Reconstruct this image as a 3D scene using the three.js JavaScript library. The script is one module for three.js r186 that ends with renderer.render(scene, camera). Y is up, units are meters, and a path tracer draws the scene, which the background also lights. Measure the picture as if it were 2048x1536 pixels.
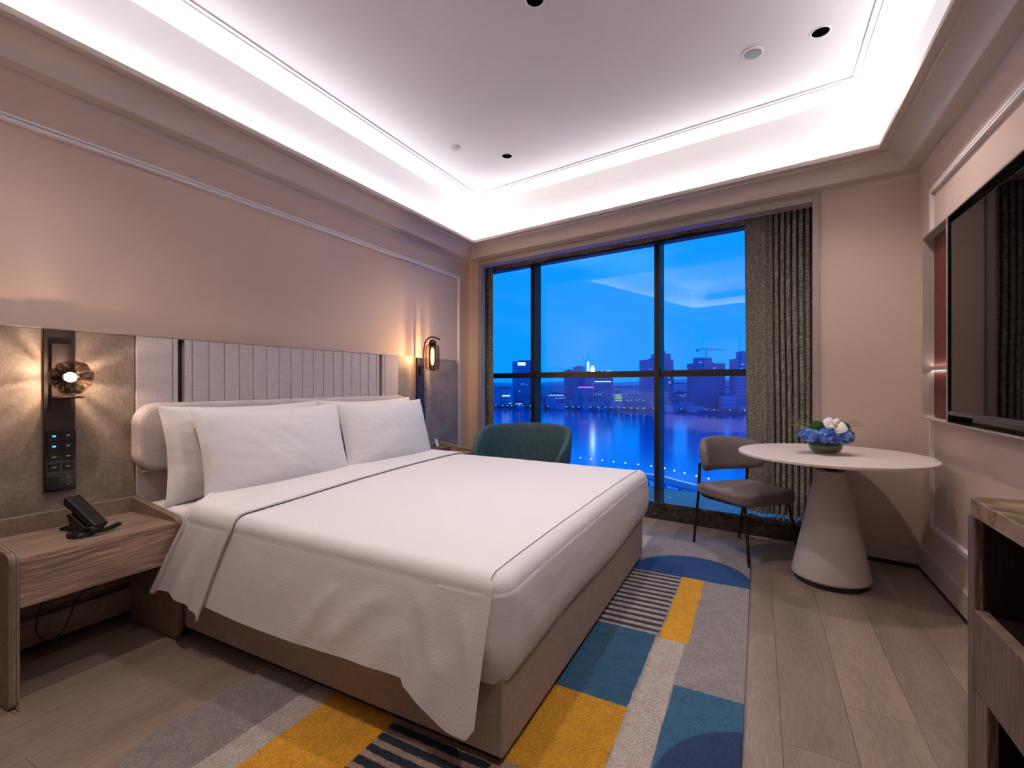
import * as THREE from 'three';
import { RoundedBoxGeometry } from 'three/addons/geometries/RoundedBoxGeometry.js';
import { mergeGeometries, mergeVertices, toCreasedNormals } from 'three/addons/utils/BufferGeometryUtils.js';
import { ImprovedNoise } from 'three/addons/math/ImprovedNoise.js';
import { RectAreaLightUniformsLib } from 'three/addons/lights/RectAreaLightUniformsLib.js';

// ---------------------------------------------------------------- camera, sky, exposure, large lights
RectAreaLightUniformsLib.init();
const scene = new THREE.Scene();
const YAW = 27.55 * Math.PI / 180;
const camera = new THREE.PerspectiveCamera(2 * Math.atan(768 / 945) * 180 / Math.PI, 2048 / 1536, 0.02, 6000);
camera.position.set(0, 1.17, 0);
camera.rotation.set(0, YAW, 0);
scene.add(camera);
const renderer = new THREE.WebGLRenderer({ antialias: true });
renderer.toneMapping = THREE.LinearToneMapping;
renderer.toneMappingExposure = 1.12;
renderer.shadowMap.enabled = true;
renderer.shadowMap.type = THREE.PCFSoftShadowMap;

const COVE = 28, COVE_COLOR = '#f2f6ff';        // nits of the cove strips
const DOWN = 5.0, DOWN_COLOR = '#fff2ea';        // candela of a downlight
const SKY = 1.2;

const noise = new ImprovedNoise();
let seedState = 12345;
const rnd = () => { seedState = (seedState * 1664525 + 1013904223) >>> 0; return seedState / 4294967296; };
const rr = (a, b) => a + (b - a) * rnd();
const clamp = (x, a, b) => Math.min(b, Math.max(a, x));
const sstep = (a, b, x) => { const t = clamp((x - a) / (b - a), 0, 1); return t * t * (3 - 2 * t); };
const lerp = (a, b, t) => a + (b - a) * t;
const fbm = (x, y, z, oct = 4) => { let s = 0, a = 0.5, f = 1; for (let i = 0; i < oct; i++) { s += a * noise.noise(x * f, y * f, z * f + i * 7.3); a *= 0.5; f *= 2; } return s; };

{ // dusk sky: clear saturated blue with pale cloud veils
  const w = 1024, h = 512, d = new Float32Array(w * h * 4);
  for (let j = 0; j < h; j++) for (let i = 0; i < w; i++) {
    const el = (j + 0.5) / h * Math.PI - Math.PI / 2, az = i / w * 2 * Math.PI, e = Math.max(0, Math.sin(el));
    const cx = Math.cos(el) * Math.cos(az), cz = Math.cos(el) * Math.sin(az);
    let c = clamp(fbm(cx * 3.2 + 4, e * 9, cz * 3.2, 5) * 1.5 + 0.42, 0, 1);
    c = sstep(0.28, 0.95, c) * sstep(0.02, 0.3, e) ;
    const base = [lerp(0.002, 0.012, e), lerp(0.285, 0.27, e), lerp(0.86, 0.82, e)], cl = [0.075, 0.40, 1.02];
    const o = (j * w + i) * 4;
    for (let k = 0; k < 3; k++) d[o + k] = SKY * lerp(base[k], cl[k], c * 0.75);
    d[o + 3] = 1;
  }
  const t = new THREE.DataTexture(d, w, h, THREE.RGBAFormat, THREE.FloatType);
  t.mapping = THREE.EquirectangularReflectionMapping; t.magFilter = THREE.LinearFilter; t.needsUpdate = true;
  scene.background = t;
}

// ---------------------------------------------------------------- room measures (metres; the camera stands over the origin)
const XL = -2.85, XR = 0.908, ZB = 0.65;                     // left wall, right wall, wall behind the camera
const C = new THREE.Vector3(0.908, 0, -3.844);               // corner of right wall and window wall
const WD = new THREE.Vector3(-0.98845, 0, -0.15155), WN = new THREE.Vector3(0.15155, 0, -0.98845);
const WROT = Math.PI - Math.asin(0.15155);
const onWall = (s, y, n) => new THREE.Vector3().copy(C).addScaledVector(WD, s).addScaledVector(WN, n).setY(y);
const zWall = (x, n = 0) => { const s = ((x - C.x) - n * WN.x) / WD.x; return C.z + s * WD.z + n * WN.z; };
const LIP = 2.65, TOP = 3.04, COR = 2.48, TRAYZ = 0.15;
const roomPoly = [[XL, zWall(XL)], [XR, C.z], [XR, TRAYZ], [XL, TRAYZ]];     // walls that carry the cornice
function inset(poly, d) {
  const n = poly.length, out = [];
  let area = 0; for (let i = 0; i < n; i++) { const a = poly[i], b = poly[(i + 1) % n]; area += a[0] * b[1] - b[0] * a[1]; }
  const sg = Math.sign(area), L = [];
  for (let i = 0; i < n; i++) {
    const a = poly[i], b = poly[(i + 1) % n], dx = b[0] - a[0], dz = b[1] - a[1], l = Math.hypot(dx, dz);
    const nx = -dz / l * sg, nz = dx / l * sg;
    L.push([a[0] + nx * d, a[1] + nz * d, dx / l, dz / l]);
  }
  for (let i = 0; i < n; i++) {
    const p = L[(i + n - 1) % n], q = L[i], det = p[2] * -q[3] + q[2] * p[3];
    const t = ((q[0] - p[0]) * -q[3] + q[2] * (q[1] - p[1])) / det;
    out.push([p[0] + p[2] * t, p[1] + p[3] * t]);
  }
  return out;
}

// ---------------------------------------------------------------- names, groups, meshes
const used = new Map();
function numbered(name) { const k = used.get(name) || 0; used.set(name, k + 1); return k ? `${name}_${String(k).padStart(3, '0')}` : name; }
const shade = (m) => { m.castShadow = true; m.receiveShadow = true; return m; };
function tag(o, label, category, group, kind) {
  if (label) o.userData.label = label; if (category) o.userData.category = category;
  if (group) o.userData.group = group; if (kind) o.userData.kind = kind; return o;
}
function thing(name, label, category, pos = [0, 0, 0], turn = 0, group) {
  const o = new THREE.Group(); o.name = numbered(name); o.position.set(...pos); o.rotation.y = turn; scene.add(o);
  return tag(o, label, category, group);
}
function setting(name, pos = [0, 0, 0], turn = 0) {
  const o = new THREE.Group(); o.name = numbered(name); o.position.set(...pos); o.rotation.y = turn; o.userData.kind = 'structure'; scene.add(o); return o;
}
const clean = (g) => { g = g.index ? g.toNonIndexed() : g; for (const k of Object.keys(g.attributes)) if (!['position', 'normal', 'uv'].includes(k)) g.deleteAttribute(k);
  if (!g.attributes.uv) g.setAttribute('uv', new THREE.BufferAttribute(new Float32Array(g.attributes.position.count * 2), 2)); g.clearGroups(); return g; };
const merged = (gs) => Array.isArray(gs) ? (gs.length === 1 ? gs[0] : mergeGeometries(gs.map(clean))) : gs;
function part(name, gs, mat, parent, pos, rot) {
  const m = shade(new THREE.Mesh(merged(gs), mat)); m.name = name; if (pos) m.position.set(...pos); if (rot) m.rotation.set(...rot); parent.add(m); return m;
}
function solo(name, gs, mat, label, category, pos = [0, 0, 0], turn = 0, group) {
  const m = part(numbered(name), gs, mat, scene, pos, [0, turn, 0]); return tag(m, label, category, group);
}
function struct(name, gs, mat, pos, rot) { const m = part(numbered(name), gs, mat, scene, pos, rot); m.userData.kind = 'structure'; return m; }

// ---------------------------------------------------------------- geometry helpers
// uv in metres by the dominant axis of the normal; grain = axis that u follows
function uvm(g, grain = 'x', off = [0, 0]) {
  g = clean(g); const p = g.attributes.position, n = g.attributes.normal, uv = g.attributes.uv;
  for (let i = 0; i < p.count; i++) {
    const x = p.getX(i), y = p.getY(i), z = p.getZ(i), ax = Math.abs(n.getX(i)), ay = Math.abs(n.getY(i)), az = Math.abs(n.getZ(i));
    let u, v;
    if (ay >= ax && ay >= az) [u, v] = grain === 'z' ? [z, x] : [x, z];
    else if (ax >= az) [u, v] = grain === 'y' ? [y, z] : [z, y];
    else [u, v] = grain === 'y' ? [y, x] : [x, y];
    uv.setXY(i, u + off[0], v + off[1]);
  }
  return g;
}
const at = (g, x = 0, y = 0, z = 0) => g.translate(x, y, z);
const box = (x0, x1, y0, y1, z0, z1, grain) => uvm(new THREE.BoxGeometry(x1 - x0, y1 - y0, z1 - z0).translate((x0 + x1) / 2, (y0 + y1) / 2, (z0 + z1) / 2), grain);
const rbox = (x0, x1, y0, y1, z0, z1, r = 0.004, seg = 2, grain) => uvm(new RoundedBoxGeometry(x1 - x0, y1 - y0, z1 - z0, seg, Math.min(r, (x1 - x0) / 2.01, (y1 - y0) / 2.01, (z1 - z0) / 2.01)).translate((x0 + x1) / 2, (y0 + y1) / 2, (z0 + z1) / 2), grain);
const cyl = (r0, r1, h, seg = 24) => new THREE.CylinderGeometry(r1, r0, h, seg);
function tube(pts, r, seg = 32, rad = 8, closed = false) {
  return new THREE.TubeGeometry(new THREE.CatmullRomCurve3(pts.map((p) => new THREE.Vector3(...p)), closed, 'centripetal'), seg, r, rad, closed);
}
const lathe = (pts, seg = 48) => new THREE.LatheGeometry(pts.map((p) => new THREE.Vector2(...p)), seg);
// rounded rectangle outline; radii in order bottom-left, bottom-right, top-right, top-left
function rrShape(x0, y0, x1, y1, r) {
  const [a, b, c, d] = Array.isArray(r) ? r : [r, r, r, r], s = new THREE.Shape();
  s.moveTo(x0 + a, y0); s.lineTo(x1 - b, y0); if (b) s.absarc(x1 - b, y0 + b, b, -Math.PI / 2, 0); s.lineTo(x1, y1 - c); if (c) s.absarc(x1 - c, y1 - c, c, 0, Math.PI / 2);
  s.lineTo(x0 + d, y1); if (d) s.absarc(x0 + d, y1 - d, d, Math.PI / 2, Math.PI); s.lineTo(x0, y0 + a); if (a) s.absarc(x0 + a, y0 + a, a, Math.PI, Math.PI * 1.5);
  return s;
}
const extrude = (shape, depth, bevel = 0, seg = 2, curve = 12) => new THREE.ExtrudeGeometry(shape, { depth: depth - 2 * bevel, bevelEnabled: bevel > 0, bevelThickness: bevel, bevelSize: bevel, bevelOffset: -bevel, bevelSegments: seg, curveSegments: curve }).translate(0, 0, bevel);
// grid surface from f(u, v) -> [x, y, z]
function surf(f, nu, nv, closedU = false, uvScale = [1, 1]) {
  const pos = [], uv = [], idx = [];
  for (let j = 0; j <= nv; j++) for (let i = 0; i <= nu; i++) { const p = f(i / nu, j / nv); pos.push(p[0], p[1], p[2]); uv.push(i / nu * uvScale[0], j / nv * uvScale[1]); }
  for (let j = 0; j < nv; j++) for (let i = 0; i < nu; i++) { const a = j * (nu + 1) + i, b = a + 1, c = a + nu + 1, d = c + 1; idx.push(a, b, d, a, d, c); }
  const g = new THREE.BufferGeometry();
  g.setAttribute('position', new THREE.Float32BufferAttribute(pos, 3)); g.setAttribute('uv', new THREE.Float32BufferAttribute(uv, 2)); g.setIndex(idx);
  g.computeVertexNormals();
  if (closedU) { const n = g.attributes.normal; for (let j = 0; j <= nv; j++) { const a = j * (nu + 1), b = a + nu; const x = n.getX(a) + n.getX(b), y = n.getY(a) + n.getY(b), z = n.getZ(a) + n.getZ(b), l = Math.hypot(x, y, z) || 1; n.setXYZ(a, x / l, y / l, z / l); n.setXYZ(b, x / l, y / l, z / l); } }
  return g;
}
// closed loops of points joined into a capped solid
function loft(loops, cap = true, uvScale = [1, 1]) {
  const m = loops[0].length, g = surf((u, v) => { const L = loops[Math.round(v * (loops.length - 1))]; return L[Math.round(u * m) % m]; }, m, loops.length - 1, true, uvScale);
  if (!cap) return g;
  const caps = [g];
  for (const [k, flip] of [[0, true], [loops.length - 1, false]]) {
    const L = loops[k], c = [0, 0, 0]; for (const p of L) for (let i = 0; i < 3; i++) c[i] += p[i] / m;
    const pos = []; for (let i = 0; i < m; i++) { const a = L[i], b = L[(i + 1) % m]; pos.push(...c, ...(flip ? b : a), ...(flip ? a : b)); }
    const q = new THREE.BufferGeometry(); q.setAttribute('position', new THREE.Float32BufferAttribute(pos, 3)); q.computeVertexNormals(); caps.push(q);
  }
  return mergeGeometries(caps.map(clean));
}
// profile [[d, y], ...] carried round the walls of the room, mitred at the corners
function ring(profile, poly = roomPoly, crease = 0.5) {
  const P = profile.map(([d, y]) => inset(poly, d).map(([x, z]) => [x, y, z])), gs = [];
  for (let k = 0; k < poly.length; k++) {
    const a = k, b = (k + 1) % poly.length;
    const g = surf((u, v) => { const q = P[Math.round(v * (P.length - 1))]; return u < 0.5 ? q[a] : q[b]; }, 1, P.length - 1);
    const len = Math.hypot(poly[a][0] - poly[b][0], poly[a][1] - poly[b][1]);
    for (let i = 0; i < g.attributes.uv.count; i++) g.attributes.uv.setXY(i, g.attributes.uv.getX(i) * len, g.attributes.uv.getY(i) * 0.4);
    g.deleteAttribute('normal'); gs.push(clean(toCreasedNormals(g.toNonIndexed(), crease)));
  }
  return mergeGeometries(gs);
}

// ---------------------------------------------------------------- textures and materials
function dataTex(w, h, f, srgb = true) {
  const d = new Uint8Array(w * h * 4);
  for (let j = 0; j < h; j++) for (let i = 0; i < w; i++) { const c = f(i / w, j / h, i, j), o = (j * w + i) * 4; d[o] = clamp(c[0], 0, 1) * 255; d[o + 1] = clamp(c[1], 0, 1) * 255; d[o + 2] = clamp(c[2], 0, 1) * 255; d[o + 3] = 255; }
  const t = new THREE.DataTexture(d, w, h); t.wrapS = t.wrapT = THREE.RepeatWrapping; t.magFilter = THREE.LinearFilter; t.minFilter = THREE.LinearMipmapLinearFilter; t.generateMipmaps = true;
  if (srgb) t.colorSpace = THREE.SRGBColorSpace; t.needsUpdate = true; return t;
}
const rep = (t, x, y) => { const c = t.clone(); c.repeat.set(x, y); c.needsUpdate = true; return c; };
// periodic value noise
const hash = (x, y, s) => { let h = (x * 374761393 + y * 668265263 + s * 2147483647) | 0; h = Math.imul(h ^ (h >>> 13), 1274126177); return ((h ^ (h >>> 16)) >>> 0) / 4294967296; };
function vn(u, v, px, py, s = 0) { const x = u * px, y = v * py, xi = Math.floor(x), yi = Math.floor(y), fx = x - xi, fy = y - yi, sx = fx * fx * (3 - 2 * fx), sy = fy * fy * (3 - 2 * fy); const q = (a, b) => hash(((a % px) + px) % px, ((b % py) + py) % py, s); return lerp(lerp(q(xi, yi), q(xi + 1, yi), sx), lerp(q(xi, yi + 1), q(xi + 1, yi + 1), sx), sy); }
const grey = (v) => [v, v, v];
const T = {};
T.grainBump = dataTex(256, 256, (u, v) => grey(0.5 + (vn(u, v, 64, 64, 1) - 0.5) * 0.6 + (vn(u, v, 128, 128, 2) - 0.5) * 0.4), false);
T.linen = dataTex(512, 512, (u, v, i, j) => { const a = (i % 4 < 2) !== (j % 4 < 2) ? 0.06 : 0, t = vn(u, v, 256, 6, 3) * 0.1 + vn(u, v, 6, 256, 4) * 0.1; return grey(0.80 + a * 0.5 + t - 0.05); });
T.linenBump = dataTex(256, 256, (u, v, i, j) => grey(0.5 + ((i % 4 < 2) !== (j % 4 < 2) ? 0.25 : -0.2) + (vn(u, v, 128, 4, 5) - 0.5) * 0.3 + (vn(u, v, 4, 128, 6) - 0.5) * 0.3), false);
T.leather = dataTex(512, 512, (u, v) => { const n = vn(u, v, 6, 6, 7) * 0.5 + vn(u, v, 14, 12, 8) * 0.3 + vn(u, v, 40, 36, 9) * 0.2, k = vn(u, v, 90, 60, 10); const b = 0.74 + (n - 0.5) * 0.24 + (k - 0.5) * 0.1; return [b, b * 0.985, b * 0.965]; });
T.curtain = dataTex(512, 512, (u, v) => { const a = vn(u, v, 256, 30, 11), b = vn(u, v, 30, 256, 12), c = vn(u, v, 200, 200, 13); const g = 0.62 + (a - 0.5) * 0.35 + (b - 0.5) * 0.35 + (c - 0.5) * 0.25; return grey(g); });
T.carpet = dataTex(512, 512, (u, v) => grey(0.5 + (vn(u, v, 256, 256, 14) - 0.5) * 0.8 + (vn(u, v, 120, 120, 15) - 0.5) * 0.5), false);
T.walnut = dataTex(512, 512, (u, v) => { const w = vn(u, v, 3, 5, 16) * 0.5; const r = vn(u, v + w * 0.03, 4, 64, 17), f = vn(u, v, 12, 220, 18), l = Math.sin((v * 26 + w * 4 + vn(u, v, 2, 4, 19) * 3) * 6.283) * 0.5 + 0.5; const b = 0.64 + (r - 0.5) * 0.20 + (f - 0.5) * 0.22 + (l - 0.5) * 0.08; return [b, b * 0.87, b * 0.79]; });
T.oak = dataTex(2048, 1024, (u, v, i, j) => { // four boards across v (each 256 px), grain along u
  const k = Math.floor(v * 4), w = v * 4 - k, s = 40 + k * 10, uu = u, cx = (w - 0.5 - (vn(uu, 0, 3, 1, s) - 0.5) * 0.5);
  const warp = vn(uu, w * 0.999, 5, 3, s + 1) * 0.9 + vn(uu, w * 0.999, 14, 8, s + 2) * 0.25;
  const ringv = cx * cx * 30 + warp * 5 + Math.abs(uu - 0.5 + (k % 2) * 0.2 - 0.1) * 7 * (0.4 + Math.exp(-cx * cx * 12));
  const L = Math.pow(Math.abs(Math.sin(ringv * 3.1416)), 6), pore = vn(uu, v, 60, 900, s + 3), fine = vn(uu, v, 24, 420, s + 4), big = vn(uu, w * 0.999, 3, 2, s + 5);
  const b = 0.735 + L * 0.045 + (pore - 0.5) * 0.10 + (fine - 0.5) * 0.08 + (big - 0.5) * 0.08; return [b, b * 0.945, b * 0.885]; });
T.marble = dataTex(512, 512, (u, v) => { const w = vn(u, v, 4, 3, 30) + vn(u, v, 9, 7, 31) * 0.5 + vn(u, v, 24, 20, 32) * 0.25; const l = Math.abs(Math.sin((v * 5 + w * 1.7) * 3.1416)), m = vn(u, v, 5, 18, 33); const b = 0.52 + l * 0.16 + (m - 0.5) * 0.25; return [b, b * 0.90, b * (0.72 + 0.12 * l)]; });
T.stone = dataTex(512, 512, (u, v) => { const w = vn(u, v, 5, 5, 34) + vn(u, v, 12, 12, 35) * 0.5; const l = Math.pow(1 - Math.abs(Math.sin((u * 2 + v * 3 + w * 1.3) * 3.1416)), 10); const b = 0.42 + (vn(u, v, 30, 30, 36) - 0.5) * 0.25 + l * 0.3; return [b, b * 0.9, b * 0.84]; });
T.cotton = dataTex(256, 256, (u, v) => grey(0.5 + (vn(u, v, 20, 20, 37) - 0.5) * 0.5 + (vn(u, v, 128, 128, 38) - 0.5) * 0.5), false);

const std = (o) => new THREE.MeshStandardMaterial({ side: THREE.DoubleSide, roughness: 0.6, metalness: 0, ...o });
const phy = (o) => new THREE.MeshPhysicalMaterial({ side: THREE.DoubleSide, roughness: 0.6, metalness: 0, ...o });
const glow = (c, k, base = '#111111') => std({ color: base, emissive: c, emissiveIntensity: k });
const M = {
  wall: std({ color: '#c6ad9e', roughness: 0.75, bumpMap: rep(T.grainBump, 3, 3), bumpScale: 0.0004 }),
  cornice: std({ color: '#c2b3a9', roughness: 0.6 }),
  ceiling: std({ color: '#e2dbd9', roughness: 0.9 }),
  trim: std({ color: '#ddd6d4', roughness: 0.45 }),
  base: std({ color: '#b8a498', roughness: 0.55 }),
  dark: std({ color: '#1b1614', roughness: 0.6 }),
  casing: std({ color: '#9d8f87', roughness: 0.5 }),
  frame: std({ color: '#3a3330', roughness: 0.4, metalness: 0.5 }),
  glass: phy({ color: '#f4faff', roughness: 0, transmission: 1, thickness: 0, ior: 1.55 }),
  sill: std({ map: rep(T.stone, 1.5, 1.5), color: '#8a8078', roughness: 0.06 }),
  subfloor: std({ color: '#3a332e', roughness: 0.9 }),
  fabric: std({ map: rep(T.linen, 4, 4), color: '#d9cdcd', roughness: 0.95, bumpMap: rep(T.linenBump, 8, 8), bumpScale: 0.0006 }),
  leather: std({ map: rep(T.leather, 1.6, 1.6), color: '#b3a394', roughness: 0.5, bumpMap: rep(T.grainBump, 4, 4), bumpScale: 0.0005 }),
  skin: std({ map: rep(T.leather, 1.2, 1.2), color: '#b7a090', roughness: 0.5, bumpMap: rep(T.grainBump, 6, 6), bumpScale: 0.0003 }),
  basefab: std({ map: rep(T.linen, 3, 3), color: '#b5a294', roughness: 0.85 }),
  cotton: std({ color: '#d5d1d2', roughness: 0.85, bumpMap: rep(T.cotton, 3, 3), bumpScale: 0.0006 }),
  seam: std({ color: '#b9aea8', roughness: 0.9 }),
  walnut: std({ map: rep(T.walnut, 1.6, 1.6), color: '#e6dbd2', roughness: 0.45 }),
  walnutDark: std({ map: rep(T.walnut, 2.2, 2.2), color: '#a89892', roughness: 0.45 }),
  walnutBlack: std({ map: rep(T.walnut, 2.2, 2.2), color: '#3b2c28', roughness: 0.5 }),
  plate: std({ color: '#4a403c', roughness: 0.35, metalness: 0.7 }),
  black: std({ color: '#0b0b0c', roughness: 0.35 }),
  blackGloss: std({ color: '#050506', roughness: 0.08 }),
  blackMetal: std({ color: '#15120f', roughness: 0.4, metalness: 0.5 }),
  bronze: std({ color: '#3a2c22', roughness: 0.35, metalness: 0.7 }),
  lacquer: std({ color: '#a3968f', roughness: 0.4 }),
  red: std({ map: rep(T.leather, 3, 3), color: '#8e3a36', roughness: 0.6 }),
  screen: phy({ color: '#020202', roughness: 0.03, ior: 1.42 }),
  chin: std({ color: '#6d6866', roughness: 0.3, metalness: 0.8 }),
  tableTop: std({ color: '#d6c7c0', roughness: 0.45 }),
  tableBase: std({ color: '#b6aaa5', roughness: 0.55 }),
  chair: std({ map: rep(T.linen, 5, 5), color: '#8d7f7d', roughness: 0.95, bumpMap: rep(T.linenBump, 10, 10), bumpScale: 0.0006 }),
  teal: std({ map: rep(T.leather, 4, 4), color: '#4a7180', roughness: 0.8 }),
  curtain: std({ map: rep(T.curtain, 1.5, 1.5), color: '#cabfb0', roughness: 1, bumpMap: rep(T.curtain, 3, 3), bumpScale: 0.0008 }),
  marble: std({ map: rep(T.marble, 1.6, 1.6), color: '#d8c9b4', roughness: 0.12 }),
  chrome: std({ color: '#b8b2ae', roughness: 0.15, metalness: 1 }),
  white: std({ color: '#e6e2e0', roughness: 0.5 }),
};

// ---------------------------------------------------------------- shell
struct('wall_left', box(XL - 0.2, XL, -0.02, 3.25, zWall(XL) - 0.04, ZB + 0.2), M.wall);
struct('wall_right', box(XR, XR + 0.2, -0.02, 3.25, -4.9, ZB + 0.2), M.wall);
struct('wall_back', box(XL, XR, -0.02, 3.25, ZB, ZB + 0.2), M.wall);
const wf = setting('wall_front', C.toArray(), WROT);
part('wall_panel', [box(-0.04, 0.56, -0.02, 3.25, 0, 0.2), box(3.61, 4.0, -0.02, 3.25, 0, 0.046), box(0.56, 3.62, 2.452, 3.25, 0, 0.09)], M.wall, wf);
part('recess_lining', [box(0.40, 0.555, -0.02, 3.25, 0.2, 0.8), box(4.16, 4.30, -0.02, 3.25, 0.0, 0.8), box(0.4, 4.3, 2.60, 2.75, 0.09, 0.8), box(0.4, 4.3, 2.75, 3.25, 0.72, 0.8), box(3.9, 4.3, -0.02, 3.25, 0.0, 0.05), box(3.61, 4.2, 2.44, 2.75, 0.046, 0.1)], M.casing, wf);
struct('ceiling_slab', box(XL - 0.2, XR + 0.2, 3.25, 3.35, -5.3, ZB + 0.2), M.ceiling);

const downs = [[-1.829, -3.417], [0.292, -2.984], [-0.965, -2.092], [-1.829, -0.62], [0.292, -0.70]];
{
  const c = setting('ceiling');
  const poly = inset(roomPoly, 0.12), sh = new THREE.Shape(poly.map(([x, z]) => new THREE.Vector2(x, z)));
  for (const [x, z] of downs) { const h = new THREE.Path(); h.absarc(x, z, 0.042, 0, Math.PI * 2, true); sh.holes.push(h); }
  part('tray_panel', uvm(extrude(sh, 0.02, 0, 1, 40).rotateX(Math.PI / 2).translate(0, TOP + 0.02, 0)), M.ceiling, c);
  part('tray_side', ring([[0.24, 2.632], [0.14, 2.632], [0.14, TOP]]), M.ceiling, c);
  part('lower_soffit', box(XL, XR, 2.49, 2.53, TRAYZ - 0.02, ZB), M.ceiling, c);
  part('soffit_upstand', box(XL, XR, 2.53, 3.25, TRAYZ, TRAYZ + 0.05), M.ceiling, c);
  part('ceiling_moulding', ring([[0.36, TOP], [0.36, TOP - 0.009], [0.369, TOP - 0.009], [0.371, TOP - 0.003], [0.390, TOP - 0.003], [0.392, TOP - 0.009], [0.401, TOP - 0.009], [0.401, TOP]]), M.ceiling, c);
  // slot of the air outlet in the tray side behind the camera, seen mirrored in the window
  const g = thing('air_grille', 'long dark air outlet slot in the tray side facing the window', 'vent', [-0.95, 2.845, TRAYZ - 0.14 - 0.006]);
  part('slot', box(-1.45, 1.45, -0.06, 0.06, -0.002, 0.004), M.dark, g);
  part('grille_frame', [box(-1.47, 1.47, 0.06, 0.075, -0.008, 0.006), box(-1.47, 1.47, -0.075, -0.06, -0.008, 0.006)], M.white, g);
  for (let i = 0; i < 3; i++) part('slat', box(-1.45, 1.45, -0.034 + i * 0.03, -0.026 + i * 0.03, -0.006, 0.002), M.lacquer, g);
}
// cornice: bead, step, cove, fillet and lip
{
  const pr = [[0, 2.48], [0.003, 2.488], [0.008, 2.503], [0.015, 2.512], [0.015, 2.515], [0.096, 2.515], [0.100, 2.518], [0.102, 2.528]];
  for (let i = 1; i <= 12; i++) { const t = i / 12 * Math.PI / 2; pr.push([0.102 + 0.102 * (1 - Math.cos(t)), 2.528 + 0.078 * Math.sin(t)]); }
  pr.push([0.204, 2.622], [0.249, 2.622], [0.25, 2.624], [0.25, 2.648], [0.249, 2.65], [0.232, 2.65], [0.232, 2.625]);
  struct('trim_1', ring(pr), M.cornice);
}
// skirting: dark recessed foot and moulded board
{
  const bb = (name, x0, x1, inward, z0, z1) => struct(name, [box(Math.min(x0, x0 + inward * 0.016), Math.max(x0, x0 + inward * 0.016), 0.03, 0.148, z0, z1), box(Math.min(x0, x0 + inward * 0.009), Math.max(x0, x0 + inward * 0.009), 0.148, 0.158, z0, z1), box(Math.min(x0, x0 + inward * 0.006), Math.max(x0, x0 + inward * 0.006), 0.0, 0.03, z0, z1)], M.base);
  bb('baseboard_left', XL, XL, 1, zWall(XL) + 0.02, ZB); bb('baseboard_right', XR, XR, -1, C.z + 0.02, ZB);
  const f = setting('baseboard_front', C.toArray(), WROT);
  part('board', [box(0.0, 0.56, 0.03, 0.148, -0.016, 0), box(0.0, 0.56, 0.148, 0.158, -0.009, 0), box(3.64, 3.80, 0.03, 0.158, -0.016, 0)], M.base, f);
  part('shadow_gap', [box(0.0, 0.56, 0.0, 0.03, -0.010, 0), box(3.64, 3.80, 0, 0.03, -0.010, 0)], M.dark, f);
  struct('trim_2', [box(XR - 0.011, XR, 0, 0.029, C.z + 0.02, ZB), box(XL, XL + 0.011, 0, 0.029, zWall(XL) + 0.02, ZB)], M.dark);
}
// applied panel mouldings
function panelMould(name, X, inward, z0, z1, y0, y1) {
  const w = 0.036, b = (a0, a1, b0, b1, d) => box(Math.min(X, X + inward * d), Math.max(X, X + inward * d), b0, b1, a0, a1);
  const fr = (i, ww, d) => [b(z0 + i, z1 - i, y1 - i - ww, y1 - i, d), b(z0 + i, z1 - i, y0 + i, y0 + i + ww, d), b(z0 + i, z0 + i + ww, y0 + i + ww, y1 - i - ww, d), b(z1 - i - ww, z1 - i, y0 + i + ww, y1 - i - ww, d)];
  struct(name, [...fr(0, w, 0.010), ...fr(0.003, 0.010, 0.016), ...fr(0.022, 0.012, 0.019)], M.trim);
}
panelMould('trim_3', XL, 1, -4.238, 0.40, 0.30, 2.327);
panelMould('trim_4', XR, -1, -3.610, 0.40, 0.318, 2.318);

// ---------------------------------------------------------------- floor
{
  const f = setting('floor');
  part('subfloor', box(XL - 0.2, XR + 0.2, -0.12, -0.014, -4.85, ZB + 0.2), M.subfloor, f);
  const tones = ['#b3a69c', '#ada097', '#b9aca2', '#a99d94', '#b1a49a'].map((c) => std({ map: T.oak, color: c, roughness: 0.34, bumpMap: T.oak, bumpScale: 0.0006 }));
  const W = 0.2095, Ln = 1.25;
  for (let k = 0; k < 19; k++) {
    const x0 = Math.max(XL - 0.02, 0.068 + (k - 14) * W) + 0.0007, x1 = Math.min(XR + 0.02, 0.068 + (k - 13) * W) - 0.0007; if (x1 - x0 < 0.03) continue;
    let z = k === 14 ? -1.775 - 3 * Ln : -4.75 - rr(0, Ln);
    for (; z < ZB; z += Ln) {
      const za = z + 0.0007, zb = Math.min(ZB + 0.02, z + Ln - 0.0007), lim = Math.max(zWall(x0, 0.108), zWall(x1, 0.108)) - 0.02;
      if (zb < lim + 0.03) continue;
      const v = Math.floor(rnd() * 4), uo = rnd(), g = clean(new THREE.BoxGeometry(x1 - x0, 0.013, zb - za).translate((x0 + x1) / 2, -0.0065, (za + zb) / 2));
      const p = g.attributes.position, uv = g.attributes.uv;
      for (let i = 0; i < p.count; i++) {
        const zz = Math.max(p.getZ(i), zWall(p.getX(i), 0.108)); p.setZ(i, zz);
        uv.setXY(i, (zz - za) / 1.4 + uo, (v + clamp((p.getX(i) - x0) / W, 0.004, 0.996)) / 4);
      }
      part('plank', g, tones[Math.floor(rnd() * 5)], f);
    }
  }
}

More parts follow.
